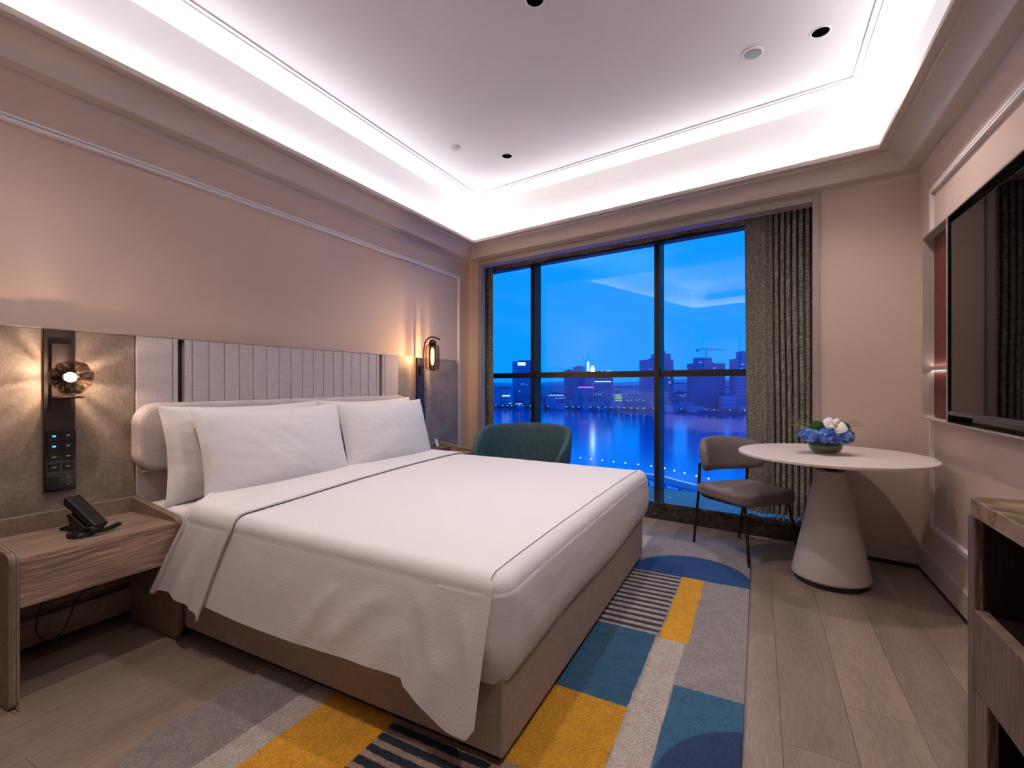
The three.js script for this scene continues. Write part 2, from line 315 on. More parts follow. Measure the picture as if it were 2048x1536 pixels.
// ---------------------------------------------------------------- window: casing, sill, frame bars and panes
const win = setting('window_1', C.toArray(), WROT);
{
  part('window_casing', [rbox(0.533, 0.577, 0.0, 2.50, -0.022, 0.09, 0.003), rbox(3.599, 3.643, 0.0, 2.50, -0.022, 0.046, 0.003), rbox(0.577, 3.599, 2.447, 2.50, -0.022, 0.09, 0.003)], M.casing, win);
  part('window_sill', [rbox(0.54, 4.17, 0.11, 0.147, 0.105, 0.70, 0.003), box(0.54, 4.17, -0.015, 0.11, 0.11, 0.70)], M.sill, win);
  for (const [a, b] of [[1.865, 1.92], [3.31, 3.368]]) { const m = part('mullion', [rbox(a, b, 0.147, 2.6, 0.585, 0.72, 0.004)], M.frame, win); part('gasket', box((a + b) / 2 - 0.003, (a + b) / 2 + 0.003, 0.147, 2.6, 0.582, 0.59), M.dark, m); }
  part('jamb', rbox(0.555, 0.61, 0.147, 2.6, 0.585, 0.72, 0.004), M.frame, win);
  part('jamb', rbox(4.12, 4.17, 0.147, 2.6, 0.585, 0.72, 0.004), M.frame, win);
  for (const [a, b] of [[0.61, 1.865], [1.92, 3.31], [3.368, 4.12]]) {
    part('transom', rbox(a, b, 1.240, 1.302, 0.605, 0.715, 0.004), M.frame, win);
    part('head_rail', rbox(a, b, 2.545, 2.60, 0.605, 0.715, 0.004), M.frame, win);
    part('window_pane', box(a - 0.005, b + 0.005, 0.147, 1.242, 0.655, 0.667), M.glass, win);
    part('window_pane', box(a - 0.005, b + 0.005, 1.300, 2.55, 0.655, 0.667), M.glass, win);
  }
}

// ---------------------------------------------------------------- lamps of the ceiling
{
  const t = thing('cove_light', 'white light strips hidden along the ledge of the ceiling tray', 'cove light'), P = inset(roomPoly, 0.19), strip = glow(COVE_COLOR, 6);
  for (let k = 0; k < 4; k++) {
    const a = P[k], b = P[(k + 1) % 4], len = Math.hypot(a[0] - b[0], a[1] - b[1]) - 0.04, th = -Math.atan2(b[1] - a[1], b[0] - a[0]), cx = (a[0] + b[0]) / 2, cz = (a[1] + b[1]) / 2;
    part('light_strip', new RoundedBoxGeometry(len, 0.006, 0.03, 1, 0.002), strip, t, [cx, 2.636, cz], [0, th, 0]);
    const l = new THREE.RectAreaLight(COVE_COLOR, COVE, len, 0.03); l.position.set(cx, 2.642, cz);
    l.quaternion.setFromAxisAngle(new THREE.Vector3(0, 1, 0), th).multiply(new THREE.Quaternion().setFromAxisAngle(new THREE.Vector3(1, 0, 0), Math.PI / 2)); t.add(l);
  }
}
const downLabels = ['recessed chrome downlight above the pillows, the smallest one seen', 'recessed chrome downlight above the round table, near the tray corner', 'recessed downlight at the middle of the tray, cut by the top edge', 'recessed downlight above the near bedside table', 'recessed downlight above the marble topped cabinet'];
{
  const cone = lathe([[0.042, 0], [0.040, 0.012], [0.034, 0.045], [0.022, 0.075], [0.022, 0.079]], 40), rim = lathe([[0.041, 0.001], [0.041, -0.003], [0.045, -0.004], [0.052, -0.002], [0.053, 0.001]], 48);
  const lampM = glow('#ffe6d6', 1.2), cup = std({ color: '#4a403c', roughness: 0.12, metalness: 1 });
  downs.forEach(([x, z], i) => {
    const t = thing('downlight', downLabels[i], 'downlight', [x, TOP, z], 0, 'downlights of the ceiling tray');
    part('trim_ring', rim, M.white, t); part('reflector', cone, cup, t); part('lamp', cyl(0.020, 0.020, 0.004, 24).translate(0, 0.078, 0), lampM, t);
    const s = new THREE.SpotLight(DOWN_COLOR, DOWN, 0, 0.95, 0.55, 2); s.position.set(0, -0.006, 0); s.castShadow = true; s.shadow.radius = 1.2; s.shadow.mapSize.set(1024, 1024);
    s.target.position.set(0, -3, 0); t.add(s); t.add(s.target);
  });
  const disc = (r) => [lathe([[0, -0.009], [r * 0.8, -0.009], [r * 0.83, -0.011], [r * 0.95, -0.010], [r, -0.004], [r, 0.001]], 40)];
  for (const [x, z, r, label] of [[-2.128, -3.105, 0.042, 'small white round ceiling sensor above the far pillows'], [-0.028, -2.992, 0.055, 'larger white round ceiling speaker beside the table downlight']]) {
    const t = thing('ceiling_disc', label, 'sensor', [x, TOP, z]); part('cover', disc(r), M.white, t); part('mesh_face', cyl(r * 0.78, r * 0.78, 0.002, 32).translate(0, -0.0105, 0), M.chin, t);
  }
}

// ---------------------------------------------------------------- rug
{
  const X0 = -1.80, X1 = -0.04, Z0 = -3.70, Z1 = -0.30, S = 600, W = Math.round((X1 - X0) * S), H = Math.round((Z1 - Z0) * S);
  const cv = document.createElement('canvas'); cv.width = W; cv.height = H; const c = cv.getContext('2d');
  const px = (x) => (x - X0) * S, pz = (z) => (z - Z0) * S;
  const rect = (col, xa, xb, za, zb) => { c.fillStyle = col; c.beginPath(); c.moveTo(px(xa), pz(za)); // slightly wavering hand-tufted edges
    for (let t = 0; t <= 1.001; t += 0.05) c.lineTo(px(lerp(xa, xb, t)), pz(za + (hash(Math.round(t * 20), Math.round(za * 50), 1) - 0.5) * 0.004));
    for (let t = 0; t <= 1.001; t += 0.02) c.lineTo(px(xb + (vn(t, 0.5, 12, 2, Math.round(xb * 77)) - 0.5) * 0.010), pz(lerp(za, zb, t)));
    for (let t = 1; t >= -0.001; t -= 0.05) c.lineTo(px(lerp(xa, xb, t)), pz(zb + (hash(Math.round(t * 20), Math.round(zb * 50), 2) - 0.5) * 0.004));
    for (let t = 1; t >= -0.001; t -= 0.02) c.lineTo(px(xa + (vn(t, 0.5, 12, 2, Math.round(xa * 77)) - 0.5) * 0.010), pz(lerp(za, zb, t)));
    c.closePath(); c.fill(); };
  const GREY = '#857c7b', BEIGE = '#a59a93', YEL = '#c28a22', TEAL = '#2f5874', NAVY = '#1f4273', DARK = '#3d3842', INK = '#1c2833', PINK = '#957c6f';
  c.fillStyle = GREY; c.fillRect(0, 0, W, H);
  rect(BEIGE, -1.80, -0.72, -3.70, -2.98);
  c.fillStyle = NAVY; c.beginPath(); c.arc(px(-0.369), pz(-3.027), 0.338 * S, 0, Math.PI * 2); c.fill();
  rect(GREY, -0.72, -0.04, -2.983, -1.90);
  rect(BEIGE, -1.1, -0.41, -2.983, -2.243); for (let i = 0; i < 13; i++) rect(DARK, -1.1, -0.41, -2.965 + i * 0.0562, -2.938 + i * 0.0562);
  rect(YEL, -0.405, -0.280, -2.988, -2.225);
  rect(TEAL, -1.1, -0.417, -2.243, -1.692); rect(BEIGE, -0.415, -0.290, -2.225, -0.30); rect(YEL, -1.1, -0.413, -1.692, -0.9);
  rect(TEAL, -0.287, -0.040, -1.903, -0.30); c.fillStyle = '#22345a'; c.beginPath(); c.arc(px(0.06), pz(-1.42), 0.34 * S, 0, 7); c.fill();
  rect('#7d7471', -1.80, -1.516, -1.35, -0.30); rect(BEIGE, -1.516, -1.402, -1.35, -0.30); rect(YEL, -1.402, -1.108, -1.35, -0.30);
  rect(PINK, -1.108, -0.415, -1.28, -0.30); for (let i = 0; i < 18; i++) rect(INK, -1.108, -0.72, -1.246 + i * 0.0525, -1.218 + i * 0.0525);
  const t = new THREE.CanvasTexture(cv); t.colorSpace = THREE.SRGBColorSpace; t.magFilter = THREE.LinearFilter; t.flipY = false;
  const sh = new THREE.Shape(); // rounded at the window end and at the near left corner
  sh.moveTo(-0.045, -0.30); sh.lineTo(-0.045, -3.50); sh.absarc(-0.23, -3.50, 0.185, 0, -Math.PI / 2, true); sh.lineTo(-0.8, -3.690); sh.lineTo(-1.79, -3.690); sh.lineTo(-1.775, -1.3); sh.lineTo(-1.79, -0.98); sh.absarc(-1.29, -0.94, 0.50, Math.PI, Math.PI * 0.5, true); sh.lineTo(-0.6, -0.40); sh.closePath();
  const g = clean(extrude(sh, 0.012, 0.003, 2, 24).rotateX(Math.PI / 2).translate(0, 0.0125, 0)), p = g.attributes.position, uv = g.attributes.uv;
  for (let i = 0; i < p.count; i++) uv.setXY(i, (p.getX(i) - X0) / (X1 - X0), (p.getZ(i) - Z0) / (Z1 - Z0));
  const speck = dataTex(512, 512, (u, v) => grey(0.80 + (vn(u, v, 500, 500, 50) - 0.5) * 0.26 + (vn(u, v, 200, 200, 53) - 0.5) * 0.16 + (vn(u, v, 24, 24, 51) - 0.5) * 0.06));
  // the woven speckle is multiplied into the dyed pattern
  const id = c.getImageData(0, 0, W, H), dd = id.data, sp = speck.image.data;
  for (let j = 0; j < H; j++) for (let i = 0; i < W; i++) { const k = sp[(((j) % 512) * 512 + (i % 512)) * 4] / 205; const o = (j * W + i) * 4; for (let q = 0; q < 3; q++) dd[o + q] = clamp(dd[o + q] * k, 0, 255); }
  c.putImageData(id, 0, 0);
  const cb = rep(T.carpet, 3.2, 6); 
  solo('rug', g, std({ map: t, roughness: 1, bumpMap: cb, bumpScale: 0.003 }), 'patterned rug of yellow, blue and grey blocks lying under the bed', 'rug');
}

// ---------------------------------------------------------------- headboard with leather wings and channelled centre
{
  const h = thing('headboard', 'wall panel headboard with leather wings and a channelled fabric centre', 'headboard', [XL, 0, 0]);
  const zx = (g) => g; // shapes are drawn in (-z, y) and turned to face the room
  const slab = (z0, z1, y0, y1, th, r, bev = 0.004) => { const s = rrShape(-z0, y0, -z1, y1, r); return uvm(extrude(s, th, bev, 3, 16).rotateY(Math.PI / 2)); };
  const X = (m, x) => { m.position.x = x; return m; };
  part('backing', box(0.002, 0.03, 0.20, 1.408, -4.10, -0.30), M.dark, h);
  X(part('leather_panel', slab(-0.30, -1.233, 0.20, 1.414, 0.035, 0.002, 0.003), M.leather, h), 0.025);
  X(part('leather_panel', slab(-3.200, -4.125, 0.20, 1.414, 0.035, [0.002, 0.02, 0.06, 0.002], 0.003), M.leather, h), 0.025);
  X(part('top_trim', box(0.0, 0.062, 1.414, 1.419, -4.08, -0.30), M.lacquer, h), 0);
  for (const [a, b] of [[-1.238, -1.404], [-1.408, -1.432], [-2.998, -3.022], [-3.026, -3.195]]) X(part('fabric_panel', slab(a, b, 0.25, 1.412, 0.04, 0.004, 0.004), M.fabric, h), 0.026);
  for (const [a, b] of [[-1.468, -1.503], [-2.930, -2.962]]) X(part('fabric_panel', slab(a, b, 0.25, 1.412, 0.04, 0.004, 0.004), M.fabric, h), 0.026);
  const n = 16, za = -1.505, zb = -2.928, w = (za - zb) / n;
  for (let i = 0; i < n; i++) X(part('channel', slab(za - i * w - 0.0008, za - (i + 1) * w + 0.0008, 0.25, 1.412, 0.042, 0.006, 0.007), M.fabric, h), 0.026);
  const bz0 = -1.205, bz1 = -3.235;
  const b = X(part('bolster', slab(bz0, bz1, 0.727, 1.073, 0.088, 0.10, 0.028), M.fabric, h), 0.066);
  const loop = (ins, x) => { const P = rrShape(-bz0 + ins, 0.727 + ins, -bz1 - ins, 1.073 - ins, 0.10 - ins).getPoints(14); return tube(P.map((q) => [x, q.y, -q.x]), 0.0035, 260, 6, true); };
  part('piping', [loop(0.004, 0.024), loop(0.004, 0.064)], M.fabric, b);
}
// lamp posts: dark metal plates let into the headboard, with switch panels and wall lamps
function post(z0, z1, labels, kind) {
  const p = thing('lamp_post', labels[0], 'wall plate', [XL + 0.060, 0, (z0 + z1) / 2]), hw = Math.abs(z1 - z0) / 2;
  part('plate', rbox(0, 0.012, 0.69, 1.412, -hw, hw, 0.002), M.plate, p);
  const s = thing('switch_panel', labels[1], 'switch panel', [XL + 0.0725, 0.69, (z0 + z1) / 2]);
  part('panel', rbox(0, 0.012, 0.002, 0.272, -hw + 0.002, hw - 0.002, 0.003), M.blackGloss, s);
  const blue = glow('#3fa8ff', 2.2), amber = glow('#c9a04e', 0.55), pale = glow('#9a958f', 0.35);
  for (let r = 0; r < 4; r++) for (const q of [-1, 1]) {
    const z = q * -0.024, y = 0.248 - r * 0.046;
    const key = part('button', rbox(0.010, 0.0135, y - 0.019, y + 0.019, z - 0.021, z + 0.021, 0.001), M.black, s);
    const m = q < 0 && r < 2 ? blue : r < 2 ? pale : amber, icon = r < 2 ? [box(0.0134, 0.0142, y - 0.003, y + 0.003, z - 0.006, z - 0.001), box(0.0134, 0.0142, y - 0.003, y + 0.003, z + 0.001, z + 0.006), box(0.0134, 0.0142, y + 0.003, y + 0.0045, z - 0.006, z + 0.006)] : [-7, -3, 1, 5].map((k) => box(0.0134, 0.0142, y - 0.002, y + 0.002, z + k * 0.001, z + (k + 2.4) * 0.001));
    part('icon', icon, m, key);
  }
  part('socket', [box(0.0115, 0.0128, 0.022, 0.066, 0.004, 0.044)], M.black, s);
  part('socket_hole', [box(0.0125, 0.0134, 0.048, 0.058, 0.0225, 0.0255), box(0.0125, 0.0134, 0.030, 0.040, 0.014, 0.018), box(0.0125, 0.0134, 0.030, 0.040, 0.030, 0.034)], M.dark, s);
  part('usb_port', [box(0.0115, 0.0138, 0.024, 0.066, -0.032, -0.018)], M.chin, s);
  part('usb_slot', [box(0.0135, 0.0142, 0.034, 0.056, -0.028, -0.022)], M.black, s);
}
post(-0.887, -0.995, ['dark metal plate behind the round ripple glass lamp', 'black switch panel with two blue lit keys above the telephone']);
post(-3.441, -3.55, ['dark metal plate behind the jar shaped lamp', 'black switch panel at the far side of the bed']);
// rippled glass whose thickness throws streaks of light
const streakTex = (nu, seed) => dataTex(512, 128, (u, v) => { const a = vn(u, v * 0.2, nu, 2, seed), b = vn(u, v, nu * 3, 6, seed + 1), k = sstep(0.3, 0.7, a * 0.7 + b * 0.3); return [lerp(0.55, 1, k), lerp(0.50, 0.98, k), lerp(0.44, 0.94, k)]; });
{ // near lamp: a squat globe end-on, on a folded bracket
  const l = thing('wall_lamp', 'lit wall lamp with a round rippled glass globe above the near bedside table', 'lamp', [XL + 0.072, 0, -0.941]);
  part('bracket', [rbox(0.0, 0.018, 1.06, 1.350, -0.034, 0.034, 0.002), rbox(0.0, 0.15, 1.108, 1.116, -0.030, 0.030, 0.002)], M.plate, l);
  part('socket', [cyl(0.018, 0.018, 0.05, 24).rotateZ(Math.PI / 2).translate(0.05, 1.20, 0), cyl(0.006, 0.006, 0.06, 12).rotateZ(Math.PI / 2).translate(0.02, 1.20, 0)], M.bronze, l);
  const R = 0.074, globe = surf((u, v) => { const a = u * 2 * Math.PI, e = (v - 0.5) * Math.PI, k = 1 + 0.035 * Math.sin(a * 9 + e * 2.5) + 0.03 * noise.noise(Math.cos(a) * 3, Math.sin(a) * 3, e * 3); const r = R * k * Math.cos(e); return [0.118 + 0.066 * k * Math.sin(e), 1.200 + r * Math.sin(a), r * Math.cos(a)]; }, 96, 48, true);
  part('glass_globe', globe, phy({ color: '#ffffff', map: streakTex(44, 60), roughness: 0.0, transmission: 1, thickness: 0, ior: 1.25 }), l);
  part('bulb', new THREE.SphereGeometry(0.022, 24, 16).translate(0.105, 1.20, 0), glow('#ffe6cc', 9), l);
  const p = new THREE.PointLight('#ffe0cc', 0.55, 0, 2); p.position.set(0.105, 1.20, 0); p.castShadow = true; p.shadow.radius = 0.4; l.add(p);
}
{ // far lamp: an upright jar hung from a hook
  const l = thing('wall_lamp', 'lit wall lamp with an upright clear glass jar hung from a hook by the window', 'lamp', [XL + 0.072, 0, -3.495]);
  const x = 0.135;
  part('hook', [tube([[0.006, 1.300, 0], [0.03, 1.335, 0], [0.034, 1.46, 0], [0.06, 1.565, 0], [0.115, 1.600, 0], [0.17, 1.592, 0], [0.215, 1.575, 0]], 0.007, 60, 10), rbox(0, 0.018, 1.265, 1.335, -0.03, 0.03, 0.003), tube([[0.03, 1.30, 0.02], [0.05, 1.25, 0.025], [0.045, 1.19, 0.028], [0.06, 1.13, 0.03], [0.085, 1.12, 0.03]], 0.004, 40, 6)], M.bronze, l);
  part('cap', [lathe([[0, 1.575], [0.018, 1.573], [0.030, 1.555], [0.034, 1.545], [0.034, 1.515], [0.02, 1.505], [0, 1.505]], 32).translate(x, 0, 0)], M.bronze, l);
  const prof = [[0.030, 1.535], [0.045, 1.532], [0.060, 1.520], [0.067, 1.500], [0.069, 1.45], [0.069, 1.36], [0.067, 1.325], [0.058, 1.303], [0.042, 1.292], [0.02, 1.289], [0, 1.289]];
  part('glass_jar', lathe(prof, 72).translate(x, 0, 0), phy({ color: '#ffffff', map: streakTex(30, 64), roughness: 0, transmission: 1, thickness: 0, ior: 1.3 }), l);
  part('bulb', lathe([[0, 1.50], [0.012, 1.495], [0.017, 1.47], [0.018, 1.42], [0.016, 1.37], [0.008, 1.345], [0, 1.342]], 24).translate(x, 0, 0), glow('#ffdca6', 9), l);
  const p = new THREE.PointLight('#ffd29a', 0.7, 0, 2); p.position.set(x, 1.42, 0); p.castShadow = true; p.shadow.radius = 0.4; l.add(p);
}

// ---------------------------------------------------------------- bed
const BZ = -2.213, BN = -1.245, BF = -3.181, BFOOT = -0.683;
{
  const b = thing('bed_base', 'taupe upholstered bed base standing on the patterned rug', 'bed base', [0, 0.0125, 0]);
  part('plinth', box(-2.70, BFOOT - 0.03, 0, 0.03, BF + 0.025, BN - 0.025), M.dark, b);
  part('side_panel', rbox(-2.72, BFOOT, 0.028, 0.285, BN - 0.03, BN, 0.006), M.basefab, b);
  part('side_panel', rbox(-2.72, BFOOT, 0.028, 0.285, BF, BF + 0.03, 0.006), M.basefab, b);
  part('foot_panel', rbox(BFOOT - 0.028, BFOOT + 0.001, 0.028, 0.285, BF + 0.004, BN - 0.004, 0.006), M.basefab, b);
  part('top_board', box(-2.72, BFOOT - 0.03, 0.26, 0.283, BF + 0.03, BN - 0.03), M.basefab, b);
  const m = thing('mattress', 'thick mattress in a white fitted sheet on the taupe base', 'mattress', [0, 0.298, 0]);
  part('fitted_sheet', rbox(-2.775, BFOOT - 0.012, 0, 0.272, BF - 0.004, BN + 0.004, 0.05, 5), M.cotton, m);
}
{ // duvet: top and window side, hanging near side, tucked foot, and the folded-down cuff
  const d = thing('duvet', 'smooth white duvet with a folded down cuff draped over the bed', 'duvet');
  const zN = -1.215, zF = -3.215, R = 0.055;
  const topY = (x, z) => { const t = clamp((x + 2.6) / 1.95, 0, 1), e = clamp((z - zF) / (zN - zF), 0, 1); return lerp(0.612, 0.592, t) + 0.016 * Math.pow(4 * e * (1 - e), 0.6) + 0.004 * fbm(x * 2.2, z * 2.2, 3, 3); };
  const headX = (z) => -2.57 + 0.30 * Math.pow(sstep(-1.75, -1.2, z), 1.5) + 0.05 * sstep(-2.9, -3.3, z) + 0.012 * Math.sin(z * 9);
  // near side: hem height and flare along x
  const hemY = (x) => x < -1.0 ? 0.232 - 0.010 * Math.sin((x + 2) * 5) : lerp(0.232, 0.128, sstep(-1.05, -0.80, x)) + 0.05 * sstep(-0.765, -0.715, x);
  const foldsN = (x, t) => { // soft creases running down and outwards
    let s = 0; for (const [x0, sl, w, a, t0, t1] of [[-1.36, 0.22, 0.045, 0.008, 0.20, 1.0], [-1.18, 0.30, 0.060, 0.007, 0.15, 0.95], [-1.60, 0.16, 0.05, 0.004, 0.2, 0.7], [-1.00, 0.24, 0.055, 0.005, 0.4, 1.2], [-0.84, 0.16, 0.04, 0.006, 0.4, 1.2], [-0.92, -0.14, 0.04, 0.006, 0.0, 0.7], [-1.80, 0.08, 0.05, 0.004, 0.1, 0.9], [-0.775, -0.06, 0.025, 0.007, 0.05, 0.6]]) {
      const q = (x - (x0 - sl * (t - 0.4))) / w; s += a * Math.exp(-q * q) * sstep(t0, t0 + 0.25, t) * (1 - 0.8 * sstep(t1 - 0.2, t1 + 0.05, t)); }
    return s + 0.004 * fbm(x * 4, t * 1.5, 1.5, 3); };
  const side = (x, t) => { // t 0 at the top edge, 1 at the hem
    const yt = topY(x, zN) - R, y = lerp(yt, hemY(x), t); return [x, y, zN + 0.055 * Math.pow(t, 0.8) + foldsN(x, t)]; };
  const nx = 150, end = (z) => -0.69 + 0.0 * z;
  const cross = (u, v, x) => { // v: far hem -> top -> near top edge -> near hem
    if (v < 0.12) { const t = 1 - v / 0.12; return [x, lerp(topY(x, zF) - R, 0.28, t), zF - 0.03 * t]; }
    if (v < 0.18) { const a = (v - 0.12) / 0.06 * Math.PI / 2; return [x, topY(x, zF + R) - R + R * Math.sin(a), zF + R - R * Math.cos(a)]; }
    if (v < 0.56) { const z = lerp(zF + R, zN - R, (v - 0.18) / 0.38); return [x, topY(x, z), z]; }
    if (v < 0.64) { const a = (v - 0.56) / 0.08 * Math.PI / 2; const q = foldsN(x, 0) ; return [x, topY(x, zN - R) - R + R * Math.cos(a), zN - R + (R + q) * Math.sin(a)]; }
    return side(x, (v - 0.64) / 0.36); };
  const cover = surf((u, v) => { const z = cross(u, v, -1.6)[2], h = v > 0.6 ? lerp(headX(zN), -2.20, clamp((v - 0.62) / 0.38, 0, 1)) : headX(z);
    const t = clamp((v - 0.64) / 0.36, 0, 1), foot = v > 0.6 ? lerp(-0.700, -0.728, t) - 0.0 : -0.715; return cross(u, v, lerp(h, foot, u)); }, nx, 140, false, [4, 4]);
  // foot end: rounds over the edge and is tucked down to the base
  // plan of the foot: from the window side along the foot edge, round the near corner and a little way in behind the hanging side
  const R3 = 0.075, xq = -0.660, plan = (u) => { const L1 = zN - R3 - zF, L2 = R3 * Math.PI / 2, L3 = 0.16, d = u * (L1 + L2 + L3);
    if (d < L1) return [xq, zF + d, 1, 0]; if (d < L1 + L2) { const a = (d - L1) / R3; return [xq - R3 + R3 * Math.cos(a), zN - R3 + R3 * Math.sin(a), Math.cos(a), Math.sin(a)]; }
    return [xq - R3 - (d - L1 - L2), zN, 0, 1]; };
  const R2 = 0.060, footG = surf((u, v) => { const [x, z, nx_, nz_] = plan(u), ytop = topY(-0.72, clamp(z, zF + R, zN - R)), yb = 0.274 + 0.008 * Math.sin(u * 11 + 1) - 0.006 * u;
    if (v < 0.34) { const a = v / 0.34 * Math.PI / 2, k = -R2 + R2 * Math.sin(a); return [x + nx_ * k, ytop - 0.004 - R2 + R2 * Math.cos(a), z + nz_ * k]; }
    const t = (v - 0.34) / 0.66, e = sstep(0.55, 0.95, u), pull = 0.006 * e * Math.sin((u * 60 + t * 5)) * Math.sin(Math.PI * Math.min(1, t * 1.1)) * 0.6;
    const k = 0.012 * Math.sin(Math.PI * clamp(t * 0.9 + 0.08, 0, 1)) - 0.022 * Math.pow(t, 7) + pull + 0.004 * fbm(z * 4, t * 3, 8, 3);
    return [x + nx_ * k, lerp(ytop - R2, yb, t), z + nz_ * k]; }, 200, 50, false, [4, 1.5]);
  part('cover', [cover, footG], M.cotton, d);
  // cuff: a second layer over the head end, hanging past the side as a pointed flap
  const seamX = (z) => -2.13 + 0.17 * sstep(-3.2, -1.25, z) + 0.01 * Math.sin(z * 4);
  const lift = 0.014;
  const cuff = surf((u, v) => { // u across the fold, v over the bed from the far side to the flap hem
    const z = v < 0.64 ? cross(0, v, -2.2)[2] : zN, t = clamp((v - 0.64) / 0.36, 0, 1);
    const a = v < 0.62 ? headX(z) - 0.012 : lerp(headX(zN) - 0.012, -2.415, Math.pow(t, 1.1)), b = v < 0.60 ? seamX(z) : lerp(seamX(zN), -2.085, Math.pow(t, 0.85)) ;
    const x = lerp(a, b, u); let p;
    if (v < 0.64) { p = cross(0, v, x); const up = v < 0.12 ? [0, -1] : v < 0.18 ? [Math.sin((v - 0.12) / 0.06 * 1.57), -Math.cos((v - 0.12) / 0.06 * 1.57)] : v < 0.56 ? [1, 0] : [Math.cos((v - 0.56) / 0.08 * 1.57), Math.sin((v - 0.56) / 0.08 * 1.57)]; p = [x, p[1] + up[0] * lift, p[2] + up[1] * lift]; }
    else { const yt = topY(x, zN) - R, yh = lerp(0.245, 0.185, Math.pow(u, 3)) - 0.0; p = [x, lerp(yt, yh, t), zN + lift + 0.055 * Math.pow(t, 0.8) + 0.010 * Math.sin(u * 11 + 1 + t) * t + 0.012 * Math.exp(-Math.pow((u - 0.72 - 0.1 * t) / 0.06, 2)) * t]; }
    return p; }, 50, 150, false, [1, 4]);
  const P = []; for (let i = 0; i <= 60; i++) { const q = cuff.attributes.position, j = Math.round(i / 60 * 150), k = j * 51 + 50; P.push([q.getX(k), q.getY(k) - 0.004, q.getZ(k)]); }
  const H = []; for (let i = 0; i <= 60; i++) { const q = cuff.attributes.position, j = Math.round(i / 60 * 150), k = j * 51; H.push([q.getX(k), q.getY(k) - 0.008, q.getZ(k)]); }
  part('cuff', [cuff, tube(P, 0.006, 160, 8), tube(H, 0.014, 160, 8)], M.cotton, d);
}
// pillows, two behind two
function pillowGeo(w, h, th, s) {
  const f = (sgn) => surf((u, v) => {
    const a = u * 2 - 1, b = v * 2 - 1, ea = 1 - Math.pow(Math.abs(a), 2.6), eb = 1 - Math.pow(Math.abs(b), 2.6);
    const k = Math.pow(Math.max(0, ea), 0.55) * Math.pow(Math.max(0, eb), 0.55), pin = 0.045 * (1 - a * a) * b * b * Math.sign(b), pia = 0.03 * (1 - b * b) * a * a * Math.sign(a);
    const cr = 0.010 * fbm(a * 2.2 + s, b * 2.2, s, 3) + 0.010 * Math.sin((a * 4 + b * 5) * 1.3 + s) * Math.pow(Math.abs(a), 3) * k + 0.012 * noise.noise(a * 5 + s, b * 9, s) * Math.pow(Math.abs(a), 4);
    return [sgn * (th / 2 * k + cr * k), b * h / 2 - pin * h * 1.0, a * w / 2 - pia * w];
  }, 60, 44, false, [1, 1]);
  const front = f(1), back = f(-1); const flip = back.index.array; for (let i = 0; i < flip.length; i += 3) { const t = flip[i]; flip[i] = flip[i + 1]; flip[i + 1] = t; } back.computeVertexNormals();
  return [front, back];
}
function pillow(label, z, x, y, w, h, th, lean, turn, s, group) {
  const t = thing('pillow', label, 'pillow', [x, y, z], 0, group); const m = part('pillowcase', pillowGeo(w, h, th, s), M.cotton, t); m.rotation.set(0, turn, lean); return t;
}
pillow('white pillow at the back on the near side, its edge showing behind another', -1.735, -2.595, 0.815, 0.97, 0.50, 0.17, 0.13, 0.02, 1.2, 'bed pillows');
pillow('white pillow in front on the near side of the bed', -1.800, -2.440, 0.805, 0.92, 0.50, 0.20, 0.26, -0.02, 4.7, 'bed pillows');
pillow('white pillow at the back on the window side of the bed', -2.665, -2.595, 0.815, 0.95, 0.50, 0.17, 0.13, -0.02, 8.1, 'bed pillows');
pillow('white pillow in front on the window side of the bed', -2.700, -2.445, 0.805, 0.94, 0.50, 0.20, 0.26, 0.03, 2.9, 'bed pillows');

// ---------------------------------------------------------------- bedside tables
function nightstand(zc, label, flip) {
  const t = thing('bedside_table', label, 'bedside table', [0, 0, zc], 0, 'bedside tables'), xf = -2.36, xb = -2.772, hw = 0.2875, th = 0.030;
  const sh = () => { const s = new THREE.Shape(); s.moveTo(xb, 0.002); s.lineTo(xf - 0.03, 0.002); s.absarc(xf - 0.03, 0.032, 0.03, -Math.PI / 2, 0); s.lineTo(xf, 0.525); s.absarc(xf - 0.035, 0.525, 0.035, 0, Math.PI * 0.44); s.lineTo(xb + 0.05, 0.605); s.quadraticCurveTo(xb + 0.02, 0.612, xb, 0.612); s.closePath(); return s; };
  for (const q of [1, -1]) {
    const g = uvm(extrude(sh(), th, 0.005, 3, 14)); const m = part('side_panel', g, M.skin, t, [0, 0, q > 0 ? hw - th : -hw]);
    const P = sh().getPoints(12); part('piping', [0.009, 0.021].map((k) => tube(P.slice(0, -1).map((p) => [p.x + 0.0008, p.y + 0.0008, k]), 0.0016, 120, 5)), M.skin, m);
  }
  part('back_panel', uvm(extrude(rrShape(-hw + 0.004, 0.30, hw - 0.004, 0.612, 0.02), 0.02, 0.005, 3).rotateY(Math.PI / 2).translate(xb - 0.004, 0, 0)), M.skin, t);
  part('deck', rbox(xb + 0.016, xf - 0.003, 0.515, 0.537, -hw + th, hw - th, 0.001, 1, 'z'), M.walnut, t);
  part('drawer', rbox(xb + 0.10, xf - 0.004, 0.358, 0.5145, -hw + th + 0.0005, hw - th - 0.0005, 0.001, 1, 'z'), M.walnut, t);
  part('drawer_shell', box(xb + 0.02, xb + 0.10, 0.36, 0.514, -hw + th, hw - th), M.walnutDark, t);
  part('rear_rail', rbox(xb, xb + 0.022, 0.05, 0.165, -hw + th, hw - th, 0.004), M.skin, t);
  return t;
}
nightstand(-0.948, 'walnut and leather bedside table carrying the black telephone');
nightstand(-3.488, 'walnut and leather bedside table at the window side of the bed');
